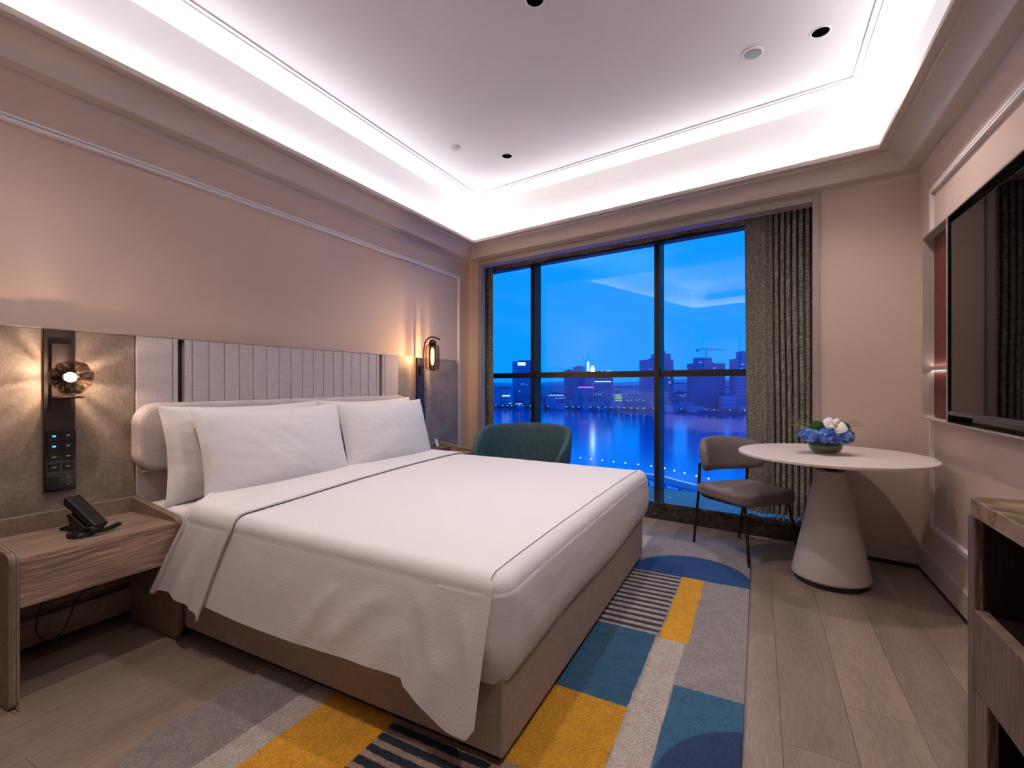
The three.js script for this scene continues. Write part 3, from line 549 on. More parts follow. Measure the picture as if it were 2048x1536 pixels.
{
  const p = thing('telephone', 'black desk telephone with a coiled cord on the near bedside table', 'telephone', [-2.61, 0.537, -0.955], 0.28);
  const wedge = new THREE.Shape(); wedge.moveTo(-0.075, 0); wedge.lineTo(0.075, 0); wedge.lineTo(0.075, 0.014); wedge.lineTo(-0.02, 0.075); wedge.lineTo(-0.036, 0.072); wedge.lineTo(-0.02, 0.03); wedge.lineTo(-0.075, 0.012); wedge.closePath();
  part('base', uvm(extrude(wedge, 0.066, 0.003, 2).translate(0, 0, -0.033)), M.black, p);
  const hs = part('handset', [rbox(-0.098, 0.098, 0.010, 0.034, -0.030, 0.030, 0.006, 3), rbox(0.052, 0.096, -0.004, 0.014, -0.026, 0.026, 0.006, 3), rbox(-0.096, -0.056, -0.006, 0.014, -0.026, 0.026, 0.006, 3)], M.black, p, [0.012, 0.062, 0]); hs.rotation.z = -0.62;
  part('keypad', rbox(-0.05, 0.05, -0.002, 0.010, -0.024, 0.024, 0.002), M.blackGloss, hs);
  // coil: a helix wound along a looping path
  const path = new THREE.CatmullRomCurve3([[0.088, 0.018, 0.0], [0.12, 0.012, 0.03], [0.135, 0.010, 0.075], [0.10, 0.010, 0.105], [0.055, 0.010, 0.085], [0.055, 0.012, 0.045], [0.10, 0.020, 0.03], [0.15, 0.020, 0.06], [0.16, 0.018, 0.02], [0.145, 0.022, -0.05]].map((q) => new THREE.Vector3(...q))), hel = [], N = 900, turns = 62;
  const fr = path.computeFrenetFrames(N);
  for (let i = 0; i <= N; i++) { const a = i / N * turns * 2 * Math.PI, q = path.getPointAt(i / N); hel.push(q.addScaledVector(fr.normals[i], Math.cos(a) * 0.0072).addScaledVector(fr.binormals[i], Math.sin(a) * 0.0072)); }
  part('coiled_cord', new THREE.TubeGeometry(new THREE.CatmullRomCurve3(hel), 1100, 0.0023, 5), M.black, p);
}
{
  const c = tag(part(numbered('power_cable'), tube([[-2.74, 0.34, -0.90], [-2.72, 0.22, -0.86], [-2.70, 0.12, -0.84], [-2.69, 0.07, -0.88], [-2.70, 0.10, -0.93], [-2.72, 0.20, -0.98], [-2.71, 0.27, -1.03], [-2.73, 0.29, -0.97], [-2.74, 0.31, -0.93], [-2.76, 0.21, -0.90], [-2.765, 0.28, -0.84]], 0.0028, 120, 6), M.black, scene), 'thin black cable looping loose under the near bedside table', 'cable');
}
{
  const t = thing('tissue_holder', 'dark box holding a small white tent card on the far bedside table', 'box', [-2.62, 0.537, -3.50]);
  part('box', rbox(-0.09, 0.09, 0, 0.055, -0.12, 0.12, 0.006, 2), std({ color: '#5b3a40', roughness: 0.4 }), t);
  const k = thing('tent_card', 'small white folded tent card standing on the dark box', 'card', [-2.66, 0.592, -3.57], 0.4);
  part('leaf', rbox(-0.002, 0.0, 0, 0.07, -0.045, 0.045, 0.0008), M.white, k, [0.018, 0, 0], [0, 0, 0.28]); part('leaf', rbox(0, 0.002, 0, 0.07, -0.045, 0.045, 0.0008), M.white, k, [-0.018, 0, 0], [0, 0, -0.28]);
}

// ---------------------------------------------------------------- seating
function roundedSection(n, hw, hh, p = 3) { const L = []; for (let i = 0; i < n; i++) { const a = i / n * 2 * Math.PI, c = Math.cos(a), s = Math.sin(a); L.push([Math.sign(c) * Math.pow(Math.abs(c), 2 / p) * hw, Math.sign(s) * Math.pow(Math.abs(s), 2 / p) * hh]); } return L; }
{ // tub armchair facing the bed
  const a = thing('armchair', 'teal tub armchair with a curved back between the bed and the window', 'armchair', [-1.835, 0, -3.70], 0.12);
  const loops = [], N = 64, A = 2.05;
  for (let i = 0; i <= N; i++) {
    const t = i / N * 2 - 1, th = t * A, e = Math.abs(t), top = 0.805 - 0.055 * Math.pow(e, 2.0) - 0.13 * sstep(0.62, 1.0, e), bot = 0.22, cap = Math.pow(1 - Math.pow(e, 14), 0.5), hh = (top - bot) / 2, hw = 0.036 * Math.max(0.12, cap);
    loops.push(roundedSection(28, hw, hh, 3.4).map(([r, y]) => { const k = y / hh, R = 0.335 + r + 0.055 * (k * 0.5 + 0.5); return [R * 1.06 * Math.sin(th), bot + hh + y * (0.55 + 0.45 * cap), -R * Math.cos(th)]; }));
  }
  part('back_shell', loft(loops, true, [2, 4]), M.teal, a);
  const seat = rrShape(-0.29, -0.28, 0.29, 0.30, [0.22, 0.22, 0.1, 0.1]);
  part('seat', uvm(extrude(seat, 0.15, 0.035, 5, 20).rotateX(-Math.PI / 2).translate(0, 0.29, 0.02)), M.teal, a);
  part('under_frame', uvm(extrude(rrShape(-0.27, -0.27, 0.27, 0.27, 0.2), 0.08, 0.01, 2, 16).rotateX(-Math.PI / 2).translate(0, 0.21, 0)), M.teal, a);
  for (const [x, z] of [[-0.22, -0.2], [0.22, -0.2], [-0.22, 0.22], [0.22, 0.22]]) part('leg', tube([[x * 0.9, 0.23, z * 0.9], [x * 1.1, 0.004, z * 1.1]], 0.012, 4, 12), M.bronze, a);
}
{ // dining chair: built with its front along +z, then turned to the table
  const turn = 0.785, c = thing('dining_chair', 'mauve grey upholstered chair with thin bronze legs at the round table', 'chair', [-0.0925, 0, -3.665], turn);
  const hw = 0.205, zb = -0.262, zf = 0.262;
  // seat: softly crowned pad
  const seat = rrShape(-0.235, -0.235, 0.235, 0.235, [0.09, 0.09, 0.05, 0.05]);
  part('seat', uvm(extrude(seat, 0.085, 0.03, 5, 16).rotateX(-Math.PI / 2).translate(0, 0.378, 0.0)), M.chair, c, [0, 0, 0.02]);
  const loops = [], N = 48, A = 1.22, R = 0.262;
  for (let i = 0; i <= N; i++) {
    const t = i / N * 2 - 1, th = t * A, e = Math.abs(t), cap = Math.sqrt(Math.max(0.02, 1 - Math.pow(e, 5)));
    const yc = 0.662 - 0.010 * e * e, hh = (0.122 - 0.018 * e * e) * (0.35 + 0.65 * cap), w = 0.036 * (0.25 + 0.75 * cap);
    loops.push(roundedSection(26, w, hh, 2.6).map(([r, y]) => { const lean = -(y + 0.1) * 0.16, rad = R + r; return [rad * Math.sin(th) * 1.02, yc + y, -rad * Math.cos(th) * 0.95 + 0.03 + lean]; }));
  }
  part('backrest', loft(loops, true, [1, 2]), M.chair, c);
  for (const s of [-1, 1]) {
    part('leg', tube([[s * hw, 0.004, zb], [s * 0.208, 0.22, -0.228], [s * 0.212, 0.42, -0.198], [s * 0.213, 0.52, -0.190], [s * 0.215, 0.60, -0.185]], 0.0095, 24, 10), M.bronze, c);
    part('leg', tube([[s * hw, 0.004, zf], [s * 0.190, 0.22, 0.228], [s * 0.178, 0.40, 0.198]], 0.0095, 16, 10), M.bronze, c);
    part('seat_rail', tube([[s * 0.212, 0.42, -0.198], [s * 0.207, 0.378, -0.165], [s * 0.195, 0.370, 0], [s * 0.178, 0.374, 0.198]], 0.008, 24, 8), M.bronze, c);
  }
  part('cross_rail', tube([[-0.20, 0.374, -0.15], [0.20, 0.374, -0.15]], 0.008, 4, 8), M.bronze, c);
}

// ---------------------------------------------------------------- round table with a cone foot
const TX = 0.380, TZ = -3.375;
{
  const t = thing('round_table', 'round table with a pale thin top on a tall cone foot', 'table', [TX, 0, TZ]);
  part('foot_ring', lathe([[0, 0.001], [0.186, 0.001], [0.188, 0.006], [0.188, 0.026], [0.180, 0.030], [0, 0.030]], 64), M.dark, t);
  part('cone', lathe([[0, 0.028], [0.19, 0.028], [0.2005, 0.034], [0.2015, 0.045], [0.198, 0.065], [0.165, 0.22], [0.124, 0.42], [0.092, 0.58], [0.078, 0.652], [0.074, 0.657], [0, 0.657]], 72), M.tableBase, t);
  part('neck', lathe([[0, 0.657], [0.036, 0.657], [0.040, 0.664], [0.036, 0.672], [0.038, 0.676], [0.062, 0.692], [0.084, 0.728], [0.084, 0.735], [0, 0.735]], 48), M.blackMetal, t);
  const s = new THREE.Shape(), R = 0.494, a0 = -0.10; // small straight notch in the rim for the window-wall corner
  for (let i = 0; i <= 140; i++) { const a = a0 + 0.05 + i / 140 * (Math.PI * 2 - 0.10); const q = [R * Math.cos(a), R * Math.sin(a)]; i ? s.lineTo(...q) : s.moveTo(...q); }
  s.lineTo((R - 0.02) * Math.cos(a0 - 0.04), (R - 0.02) * Math.sin(a0 - 0.04)); s.lineTo((R - 0.02) * Math.cos(a0 + 0.04), (R - 0.02) * Math.sin(a0 + 0.04)); s.closePath();
  part('tabletop', uvm(extrude(s, 0.018, 0.005, 3, 1).rotateX(-Math.PI / 2).translate(0, 0.738, 0)), M.tableTop, t);
}
// ---------------------------------------------------------------- flower bowl
{
  const v = thing('flower_bowl', 'low glass bowl of blue hydrangea with a white orchid and fern on the table', 'flowers', [0.352, 0.756, -3.352]);
  part('bowl', lathe([[0, 0.001], [0.056, 0.001], [0.078, 0.018], [0.089, 0.045], [0.086, 0.072], [0.075, 0.094], [0.072, 0.094], [0.082, 0.070], [0.084, 0.045], [0.074, 0.021], [0.054, 0.006], [0, 0.006]], 56), phy({ color: '#dfe8e0', roughness: 0.02, transmission: 1, thickness: 0, ior: 1.45 }), v);
  part('leaf_lining', surf((u, q) => { const a = u * 2 * Math.PI, y = lerp(0.010, 0.086, q), r = 0.050 + 0.033 * Math.sin(Math.PI * clamp(0.12 + q * 0.72, 0, 1)) * 0.98 - 0.002; return [(r + 0.002 * Math.sin(a * 5 + q * 3)) * Math.cos(a), y + 0.002 * Math.sin(a * 3), (r + 0.002 * Math.sin(a * 5)) * Math.sin(a)]; }, 60, 14, true), std({ map: dataTex(256, 64, (u, w) => { const b = 0.30 + 0.18 * vn(u, w, 8, 12, 70) + 0.2 * vn(u, w, 3, 24, 71); return [b * 0.95, b * 0.92, b * 0.62]; }), roughness: 0.5 }), v);
  // one hydrangea floret of four petals
  const petal = (len, w, cup) => surf((a, b) => { const x = (a - 0.5) * 2, k = Math.sin(Math.PI * Math.pow(b, 0.75)); return [x * w * k * 0.95, cup * (b * b) - 0.15 * w * x * x * k, b * len]; }, 5, 5);
  const floret = mergeGeometries([0, 1, 2, 3].map((k) => clean(petal(0.013, 0.0085, 0.003).rotateY(k * Math.PI / 2 + 0.2))));
  const blues = ['#5f86d6', '#456fc8', '#7fa2e4', '#3557ad'].map((c) => std({ color: c, roughness: 0.8 }));
  const heads = [[-0.075, 0.108, 0.050, 0.047], [0.000, 0.112, 0.075, 0.050], [0.082, 0.112, 0.040, 0.052], [0.055, 0.120, -0.03, 0.045], [-0.045, 0.122, -0.045, 0.048], [0.03, 0.108, 0.062, 0.046], [-0.10, 0.118, -0.005, 0.036]];
  heads.forEach(([hx, hy, hz, R], k) => {
    const g = part('hydrangea', new THREE.SphereGeometry(R * 0.72, 12, 8).translate(hx, hy, hz), std({ color: '#2d4a8a', roughness: 0.9 }), v), per = [[], [], [], []];
    for (let i = 0; i < 95; i++) {
      const y = 1 - (i + 0.5) / 95 * 1.75, a = i * 2.39996 + k, r = Math.sqrt(Math.max(0, 1 - y * y)), n = new THREE.Vector3(r * Math.cos(a), y, r * Math.sin(a));
      const m = new THREE.Matrix4().compose(new THREE.Vector3(hx, hy, hz).addScaledVector(n, R * rr(0.88, 1.06)), new THREE.Quaternion().setFromUnitVectors(new THREE.Vector3(0, 1, 0), n).multiply(new THREE.Quaternion().setFromAxisAngle(new THREE.Vector3(0, 1, 0), rnd() * 6)), new THREE.Vector3().setScalar(rr(0.8, 1.15)));
      per[Math.floor(rnd() * 4)].push(floret.clone().applyMatrix4(m));
    }
    per.forEach((q, i) => { if (q.length) { const m = part('florets', mergeGeometries(q), blues[i], g); m.userData.kind = 'stuff'; } });
  });
  // green pompon heads
  const spike = clean(new THREE.ConeGeometry(0.0016, 0.016, 4).translate(0, 0.008, 0)), greens = [std({ color: '#2f6a18', roughness: 0.8 }), std({ color: '#214f12', roughness: 0.8 })];
  [[-0.045, 0.152, 0.030, 0.040], [0.085, 0.150, -0.015, 0.036]].forEach(([x, y, z, R], k) => {
    const b = part('green_pompon', new THREE.SphereGeometry(R, 24, 16).translate(x, y, z), greens[1], v), q = [];
    for (let i = 0; i < 420; i++) { const yy = 1 - (i + 0.5) / 420 * 2, a = i * 2.39996, r = Math.sqrt(1 - yy * yy), n = new THREE.Vector3(r * Math.cos(a), yy, r * Math.sin(a)); q.push(spike.clone().applyMatrix4(new THREE.Matrix4().compose(new THREE.Vector3(x, y, z).addScaledVector(n, R * 0.93), new THREE.Quaternion().setFromUnitVectors(new THREE.Vector3(0, 1, 0), n.clone().add(new THREE.Vector3(rr(-0.3, 0.3), rr(-0.3, 0.3), rr(-0.3, 0.3))).normalize()), new THREE.Vector3(1, rr(0.6, 1), 1)))); }
    part('fringe', mergeGeometries(q), greens[0], b).userData.kind = 'stuff';
  });
  // white orchid tilted towards the room
  const o = part('orchid', new THREE.SphereGeometry(0.006, 12, 8), std({ color: '#efe4d0', roughness: 0.5 }), v, [0.040, 0.176, 0.070]); o.rotation.set(0.95, -0.30, -0.28);
  const pm = std({ color: '#f4eef0', roughness: 0.55 }), wide = (len, w) => surf((a, b) => { const x = (a - 0.5) * 2, k = Math.pow(Math.sin(Math.PI * clamp(Math.pow(b, 0.7), 0, 1)), 0.65); return [x * w * k, 0.012 * Math.sin(b * 2.4) - 0.010 * x * x * k, b * len]; }, 12, 14);
  for (const [ang, len, w] of [[Math.PI / 2 - 0.15, 0.066, 0.042], [-Math.PI / 2 + 0.15, 0.066, 0.042], [Math.PI, 0.046, 0.020], [0.65, 0.042, 0.018], [-0.65, 0.042, 0.018]]) part('petal', wide(len, w).rotateY(ang), pm, o);
  part('lip', [wide(0.022, 0.010).translate(0, 0.006, 0), wide(0.016, 0.008).rotateY(0.9).translate(0, 0.006, 0), wide(0.016, 0.008).rotateY(-0.9).translate(0, 0.006, 0)], std({ color: '#d8b45a', roughness: 0.6 }), o);
  // feathery fern sprays to both sides
  const frond = (dx, dz, len, rise, seed) => { const q = [], N = 26; const P = (t) => new THREE.Vector3(dx * len * t, rise * Math.sin(t * 2.2), dz * len * t); q.push(new THREE.TubeGeometry(new THREE.CatmullRomCurve3([0, 0.3, 0.65, 1].map(P)), 12, 0.0007, 4)); for (let i = 3; i < N; i++) for (const s of [-1, 1]) { const t = i / N, p = P(t), l = 0.034 * Math.sin(Math.PI * (0.15 + t * 0.8)) + 0.006, a = s * (0.9 + hash(i, s + 5, seed) * 0.4), d = new THREE.Vector3(dx * Math.cos(a) - dz * Math.sin(a), (hash(i, s, seed) - 0.35) * 0.9, dx * Math.sin(a) + dz * Math.cos(a)).normalize(); q.push(new THREE.TubeGeometry(new THREE.LineCurve3(p, p.clone().addScaledVector(d, l)), 1, 0.0004, 3)); } return mergeGeometries(q.map(clean)); };
  const fm = std({ color: '#8f9a55', roughness: 0.8 });
  for (const [dx, dz, len, rise, x, y, z, s] of [[-0.86, 0.5, 0.15, 0.02, -0.05, 0.15, 0.01, 1], [-0.95, 0.1, 0.14, 0.035, -0.05, 0.155, 0, 2], [-0.7, 0.7, 0.13, 0.005, -0.06, 0.145, 0.02, 3], [0.85, -0.5, 0.13, 0.03, 0.07, 0.16, -0.02, 4], [0.95, -0.2, 0.11, 0.015, 0.08, 0.155, 0, 5]]) part('fern_spray', frond(dx, dz, len, rise, s), fm, v, [x, y, z]);
}

// ---------------------------------------------------------------- curtains
function drape(name, label, s0, s1, n0, folds, amp, y0, y1, flat, pos) {
  const g = surf((u, v) => { // v from the top to the hem
    const f = flat ? sstep(flat[0], flat[1], u) : 1, w = 0.5 + 0.5 * (1 - v), ph = u * folds * 2 * Math.PI + 0.5 * noise.noise(u * 6, v * 2, 3);
    const big = flat ? (1 - f) * 0.022 * Math.sin(u / flat[0] * 5.2 + 0.6 + 0.25 * v) : 0;
    const hem = sstep(0.86, 1, v), n = n0 + (amp * f * (0.8 + 0.35 * hem) + 0.004) * Math.sin(ph) + big + 0.006 * noise.noise(u * 9, v * 3, 7) - 0.02 * hem * f;
    const s = lerp(s0, s1, u) + 0.010 * Math.sin(ph * 2 + 0.6) * f + 0.012 * noise.noise(u * 3, v * 1.6, 11) - 0.02 * v * (1 - u);
    return [s, lerp(y1, y0, v) + (v > 0.98 ? 0.004 * Math.sin(ph) : 0), n]; }, Math.round(folds * 18 + (flat ? 60 : 10)), 60, false, [folds * 0.12 + 0.3, 1.9]);
  const t = thing(name, label, 'curtain', C.toArray(), WROT); part('cloth', g, M.curtain, t);
  part('heading_rail', box(Math.min(s0, s1) - 0.01, Math.max(s0, s1) + 0.01, y1, y1 + 0.02, n0 - 0.02, n0 + 0.02), M.dark, t); return t;
}
drape('curtain', 'grey brown pleated curtain drawn to the right side of the window', 1.055, 0.590, 0.215, 11.5, 0.042, 0.158, 2.555, [0.36, 0.52]);
drape('curtain', 'narrow grey brown curtain gathered at the left edge of the window', 3.600, 3.80, 0.15, 6, 0.035, 0.158, 2.555, null);
{
  const g = surf((u, v) => { const s = lerp(1.03, 3.70, u), sag = 2.452 + 0.012 * Math.sin(u * 3.2 + 0.4) + 0.006 * Math.sin(u * 11) - 0.01 * sstep(0.9, 1, u); return [s, lerp(2.575, sag, v), 0.262 + 0.014 * Math.sin(u * 26) * v + 0.006 * Math.sin(u * 61)]; }, 180, 10, false, [2.7, 0.15]);
  const t = thing('curtain_pelmet', 'short fabric pelmet with an uneven hem across the top of the window', 'pelmet', C.toArray(), WROT); part('cloth', g, M.curtain, t); part('heading_rail', box(1.03, 3.70, 2.575, 2.595, 0.25, 0.28), M.dark, t);
}

// ---------------------------------------------------------------- television wall unit
{
  const u = thing('wall_unit', 'shallow lacquered wall frame holding the television and a red backed niche', 'wall unit', [XR, 0, 0]);
  const xf = -0.058, z0 = -3.565, z1 = -1.05, y0 = 0.966, y1 = 2.026, zd = -3.160;
  const outer = rrShape(-z1, y0, -z0, y1, 0.03), inner = rrShape(-z1 + 0.010, y0 + 0.010, -z0 - 0.010, y1 - 0.010, 0.022); outer.holes.push(inner);
  part('outer_frame', uvm(extrude(outer, 0.058, 0.0015, 1, 10).rotateY(Math.PI / 2).translate(-0.058, 0, 0)), M.lacquer, u);
  part('divider', box(xf + 0.001, -0.001, y0 + 0.009, y1 - 0.009, zd - 0.008, zd + 0.008), M.lacquer, u);
  part('niche_back', box(-0.006, -0.002, y0 + 0.008, y1 - 0.008, z0 + 0.008, zd - 0.006), M.red, u);
  part('screen_back', box(-0.008, -0.002, y0 + 0.008, y1 - 0.008, zd + 0.006, z1 - 0.008), M.blackGloss, u);
  part('screen_lining', [box(xf + 0.003, -0.004, y0 + 0.0102, y0 + 0.013, zd + 0.008, z1 - 0.010), box(xf + 0.003, -0.004, y1 - 0.013, y1 - 0.0102, zd + 0.008, z1 - 0.010), box(xf + 0.003, -0.004, y0 + 0.0102, y1 - 0.0102, zd + 0.0082, zd + 0.011)], M.black, u);
  const sh = part('shelf', box(xf + 0.004, -0.020, 1.246, 1.268, z0 + 0.010, zd - 0.008), M.lacquer, u);
  part('light_strip', [box(-0.019, -0.009, 1.244, 1.247, z0 + 0.012, zd - 0.010), box(-0.019, -0.009, 1.267, 1.270, z0 + 0.012, zd - 0.010)], glow('#fff0e4', 2.5), sh);
  for (const [y, q] of [[1.2425, -1], [1.2715, 1]]) { const l = new THREE.RectAreaLight('#fff0e4', 9, zd - z0 - 0.03, 0.010); l.position.set(-0.0135, y, (z0 + zd) / 2); l.quaternion.setFromAxisAngle(new THREE.Vector3(0, 1, 0), Math.PI / 2).multiply(new THREE.Quaternion().setFromAxisAngle(new THREE.Vector3(1, 0, 0), q * Math.PI / 2)); u.add(l); }
  const tv = thing('television', 'large black flat television mirroring the window curtains', 'television', [XR - 0.052, 1.018, -3.045], 0.0275);
  part('housing', rbox(-0.018, 0, 0.002, 0.945, 0, 1.62, 0.003), M.black, tv);
  part('screen', box(-0.0205, -0.0178, 0.020, 0.940, 0.004, 1.616), M.screen, tv);
  part('chin', rbox(-0.023, -0.004, -0.001, 0.018, -0.03, 1.63, 0.003), M.chin, tv);
}
// ---------------------------------------------------------------- cabinet with a marble top
{
  const c = thing('cabinet', 'walnut cabinet with drawers and a thick rounded marble top, cut by the right edge', 'cabinet'), xf = 0.549, z0 = -1.872, z1 = -0.10, yt = 0.838;
  const s = new THREE.Shape(); s.moveTo(XR - 0.002, -z0); s.lineTo(xf + 0.035, -z0); s.absarc(xf + 0.035, -z0 - 0.035, 0.035, Math.PI / 2, Math.PI); s.lineTo(xf, -z1); s.lineTo(XR - 0.002, -z1); s.closePath();
  part('marble_top', uvm(extrude(s, 0.052, 0.004, 3, 16).rotateX(-Math.PI / 2).translate(0, yt - 0.052, 0)), M.marble, c);
  const body = M.walnutDark;
  part('side_panel', rbox(xf + 0.001, XR - 0.003, 0.002, yt - 0.0525, z0 + 0.002, z0 + 0.050, 0.003, 2, 'y'), body, c);
  part('side_panel', rbox(xf + 0.001, XR - 0.003, 0.002, yt - 0.0525, z1 - 0.05, z1 - 0.002, 0.003, 2, 'y'), body, c);
  part('back_panel', box(XR - 0.02, XR - 0.004, 0.05, yt - 0.053, z0 + 0.05, z1 - 0.05, 'y'), M.walnutBlack, c);
  part('inner_lining', [box(xf + 0.02, XR - 0.02, 0.05, yt - 0.053, z0 + 0.0502, z0 + 0.054, 'y'), box(xf + 0.02, XR - 0.02, yt - 0.057, yt - 0.0535, z0 + 0.054, z1 - 0.05, 'y')], M.walnutBlack, c);
  part('shelf_board', box(xf + 0.03, XR - 0.02, 0.495, 0.510, z0 + 0.054, z1 - 0.05, 'z'), M.walnutBlack, c);
  part('drawer', rbox(xf + 0.0015, xf + 0.032, 0.296, 0.522, z0 + 0.0525, -1.02, 0.002, 1, 'y'), body, c);
  part('drawer', rbox(xf + 0.0015, xf + 0.032, 0.296, 0.522, -1.016, z1 - 0.052, 0.002, 1, 'y'), body, c);
  part('door', rbox(xf + 0.0015, xf + 0.026, 0.05, 0.292, z0 + 0.0525, -1.735, 0.002, 1, 'y'), body, c);
  part('door', rbox(xf + 0.0015, xf + 0.026, 0.05, 0.292, -1.1, z1 - 0.052, 0.002, 1, 'y'), body, c);
  part('plinth', box(xf + 0.04, XR - 0.02, 0.002, 0.05, z0 + 0.05, z1 - 0.05), M.dark, c);
}
// framed drawing on the wall behind the camera, mirrored in the window
{
  const p = thing('framed_picture', 'framed line drawing of a garden pavilion on the back wall, mirrored in the glass', 'picture', [-2.36, 1.79, ZB - 0.001]);
  part('frame', [rbox(-0.375, 0.375, 0.315, 0.345, -0.03, 0, 0.004), rbox(-0.375, 0.375, -0.345, -0.315, -0.03, 0, 0.004), rbox(-0.375, -0.345, -0.345, 0.345, -0.03, 0, 0.004), rbox(0.345, 0.375, -0.345, 0.345, -0.03, 0, 0.004)], M.bronze, p);
  const cv = document.createElement('canvas'); cv.width = 512; cv.height = 480; const c = cv.getContext('2d'); c.fillStyle = '#f4f1ec'; c.fillRect(0, 0, 512, 480); c.strokeStyle = '#3d5a78'; c.lineWidth = 7; c.beginPath();
  c.moveTo(90, 210); c.lineTo(250, 90); c.lineTo(410, 210); c.moveTo(120, 205); c.lineTo(385, 205); c.moveTo(150, 225); c.lineTo(360, 225); for (const x of [150, 190, 320, 360]) { c.moveTo(x, 225); c.lineTo(x, 400); } c.moveTo(110, 400); c.lineTo(400, 400); c.moveTo(235, 400); c.lineTo(235, 280); c.lineTo(275, 280); c.lineTo(275, 400); c.stroke();
  const t = new THREE.CanvasTexture(cv); t.colorSpace = THREE.SRGBColorSpace;
  part('mat_board', box(-0.346, 0.346, -0.316, 0.316, -0.010, -0.004), M.white, p);
  const pr = new THREE.PlaneGeometry(0.50, 0.46).rotateY(Math.PI).translate(0, 0, -0.0105); part('drawing', pr, std({ map: t, roughness: 0.7 }), p);
}

// ---------------------------------------------------------------- outside: river, far bank, towers
const FX = -Math.sin(YAW), FZ = -Math.cos(YAW), RX = Math.cos(YAW), RZ = -Math.sin(YAW);
const far = (d, l, y = 0) => [FX * d + RX * l, y, FZ * d + RZ * l];
const WATER = -45, BANK = -43.2;
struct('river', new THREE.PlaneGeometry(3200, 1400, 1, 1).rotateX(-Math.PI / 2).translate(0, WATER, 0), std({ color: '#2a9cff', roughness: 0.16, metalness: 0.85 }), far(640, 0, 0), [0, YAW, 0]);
const cityMat = (c) => std({ color: c, roughness: 0.85 });
{
  const b = setting('ground_bank', [0, 0, 0], 0); // the edge comes nearer towards the right
  const s = new THREE.Shape(); const pts = [[1060, -450], [873, -36], [704, 347], [560, 700], [3000, 2200], [3000, -2200], [1500, -1500]].map(([d, l]) => far(d, l)); pts.forEach((p, i) => i ? s.lineTo(p[0], p[2]) : s.moveTo(p[0], p[2])); s.closePath();
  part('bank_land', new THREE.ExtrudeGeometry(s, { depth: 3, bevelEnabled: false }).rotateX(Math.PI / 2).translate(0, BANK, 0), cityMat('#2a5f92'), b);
}
{ // distant hills
  const s = new THREE.Shape(); s.moveTo(-1400, -60); for (let i = 0; i <= 80; i++) { const x = -1400 + i * 35; s.lineTo(x, -8 + 22 * fbm(x * 0.003, 1, 2, 4) + 26 * sstep(300, 1300, x)); } s.lineTo(1400, -60); s.closePath();
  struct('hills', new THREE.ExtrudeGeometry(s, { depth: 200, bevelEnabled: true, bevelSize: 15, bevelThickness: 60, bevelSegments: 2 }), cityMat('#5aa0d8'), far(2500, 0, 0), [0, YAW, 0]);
}
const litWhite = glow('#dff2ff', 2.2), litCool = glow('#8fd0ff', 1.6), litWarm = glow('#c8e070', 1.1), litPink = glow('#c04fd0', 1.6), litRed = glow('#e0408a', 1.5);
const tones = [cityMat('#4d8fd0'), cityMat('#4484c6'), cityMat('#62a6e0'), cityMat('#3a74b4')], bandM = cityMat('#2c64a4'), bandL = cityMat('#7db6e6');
// [x, z, width, roof height, tone, depth, label]
const feet = [];
function tower(name, x, z, w, top, tone, dep, label, floors = 0, cols = 0, k = 1) {
  x *= k; z *= k; w *= k; top = 1.17 + (top - 1.17) * k; feet.push([x + FX * dep / 2, z + FZ * dep / 2, Math.hypot(w, dep) / 2]);
  const t = thing(name, label, 'building', [x, BANK, z], YAW), h = top - BANK;
  part('walls', box(-w / 2, w / 2, 0, h, -dep, 0), tones[tone], t);
  part('roof', [box(-w / 2 - 0.4, w / 2 + 0.4, h, h + 1.2, -dep, 0.4), box(-w * 0.25, w * 0.2, h + 1.2, h + 3.6, -dep * 0.7, -dep * 0.3)], bandM, t);
  for (let i = 1; i < floors; i++) part('floor_band', box(-w / 2 - 0.3, w / 2 + 0.3, h * i / floors - 0.45, h * i / floors + 0.45, -dep - 0.2, 0.3), bandM, t);
  for (let i = 0; i < cols; i++) part('window_column', box(lerp(-w / 2, w / 2, (i + 0.25) / cols), lerp(-w / 2, w / 2, (i + 0.62) / cols), 6, h - 3, -1, 0.15), bandM, t);
  return t;
}
const lit = (t, x, y, w, h, m, name = 'lit_window') => part(name, box(x - w / 2, x + w / 2, y - h / 2, y + h / 2, 0.1, 0.7), m, t);
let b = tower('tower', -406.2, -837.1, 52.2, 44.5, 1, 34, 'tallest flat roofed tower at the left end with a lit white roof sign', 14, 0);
for (let k = 0; k < 5; k++) part('sign_glyph', [box(-15.5 + k * 3.1, -13.2 + k * 3.1, 81, 87, 0.2, 0.9), ...(k % 2 ? [box(-15.7 + k * 3.1, -12.9 + k * 3.1, 83.5, 84.5, 0.2, 1)] : [])], litWhite, b);
for (const [x, y] of [[-8, 44], [-4, 44.5], [2, 43], [-12, 30], [6, 20]]) lit(b, x, y, 1.2, 1, litCool);
b = tower('office_block', -429.8, -790.9, 34.3, -8.4, 2, 24, 'low office block left of the tallest tower with one bright strip', 6); lit(b, 4, 22, 15, 1.6, litWhite, 'light_strip'); lit(b, 12, 7, 4, 2, litCool); lit(b, -10, 12, 1, 1, litCool);
b = tower('office_block', -443.4, -761.3, 37.2, -12.8, 0, 20, 'plain low block at the left edge of the glass', 5);
b = tower('office_block', -373.9, -801.3, 40.4, -21.3, 3, 20, 'low block with a glowing pink white billboard on the bank', 4); lit(b, -26, 5.5, 12, 5, glow('#e8b8ff', 1.6), 'billboard');
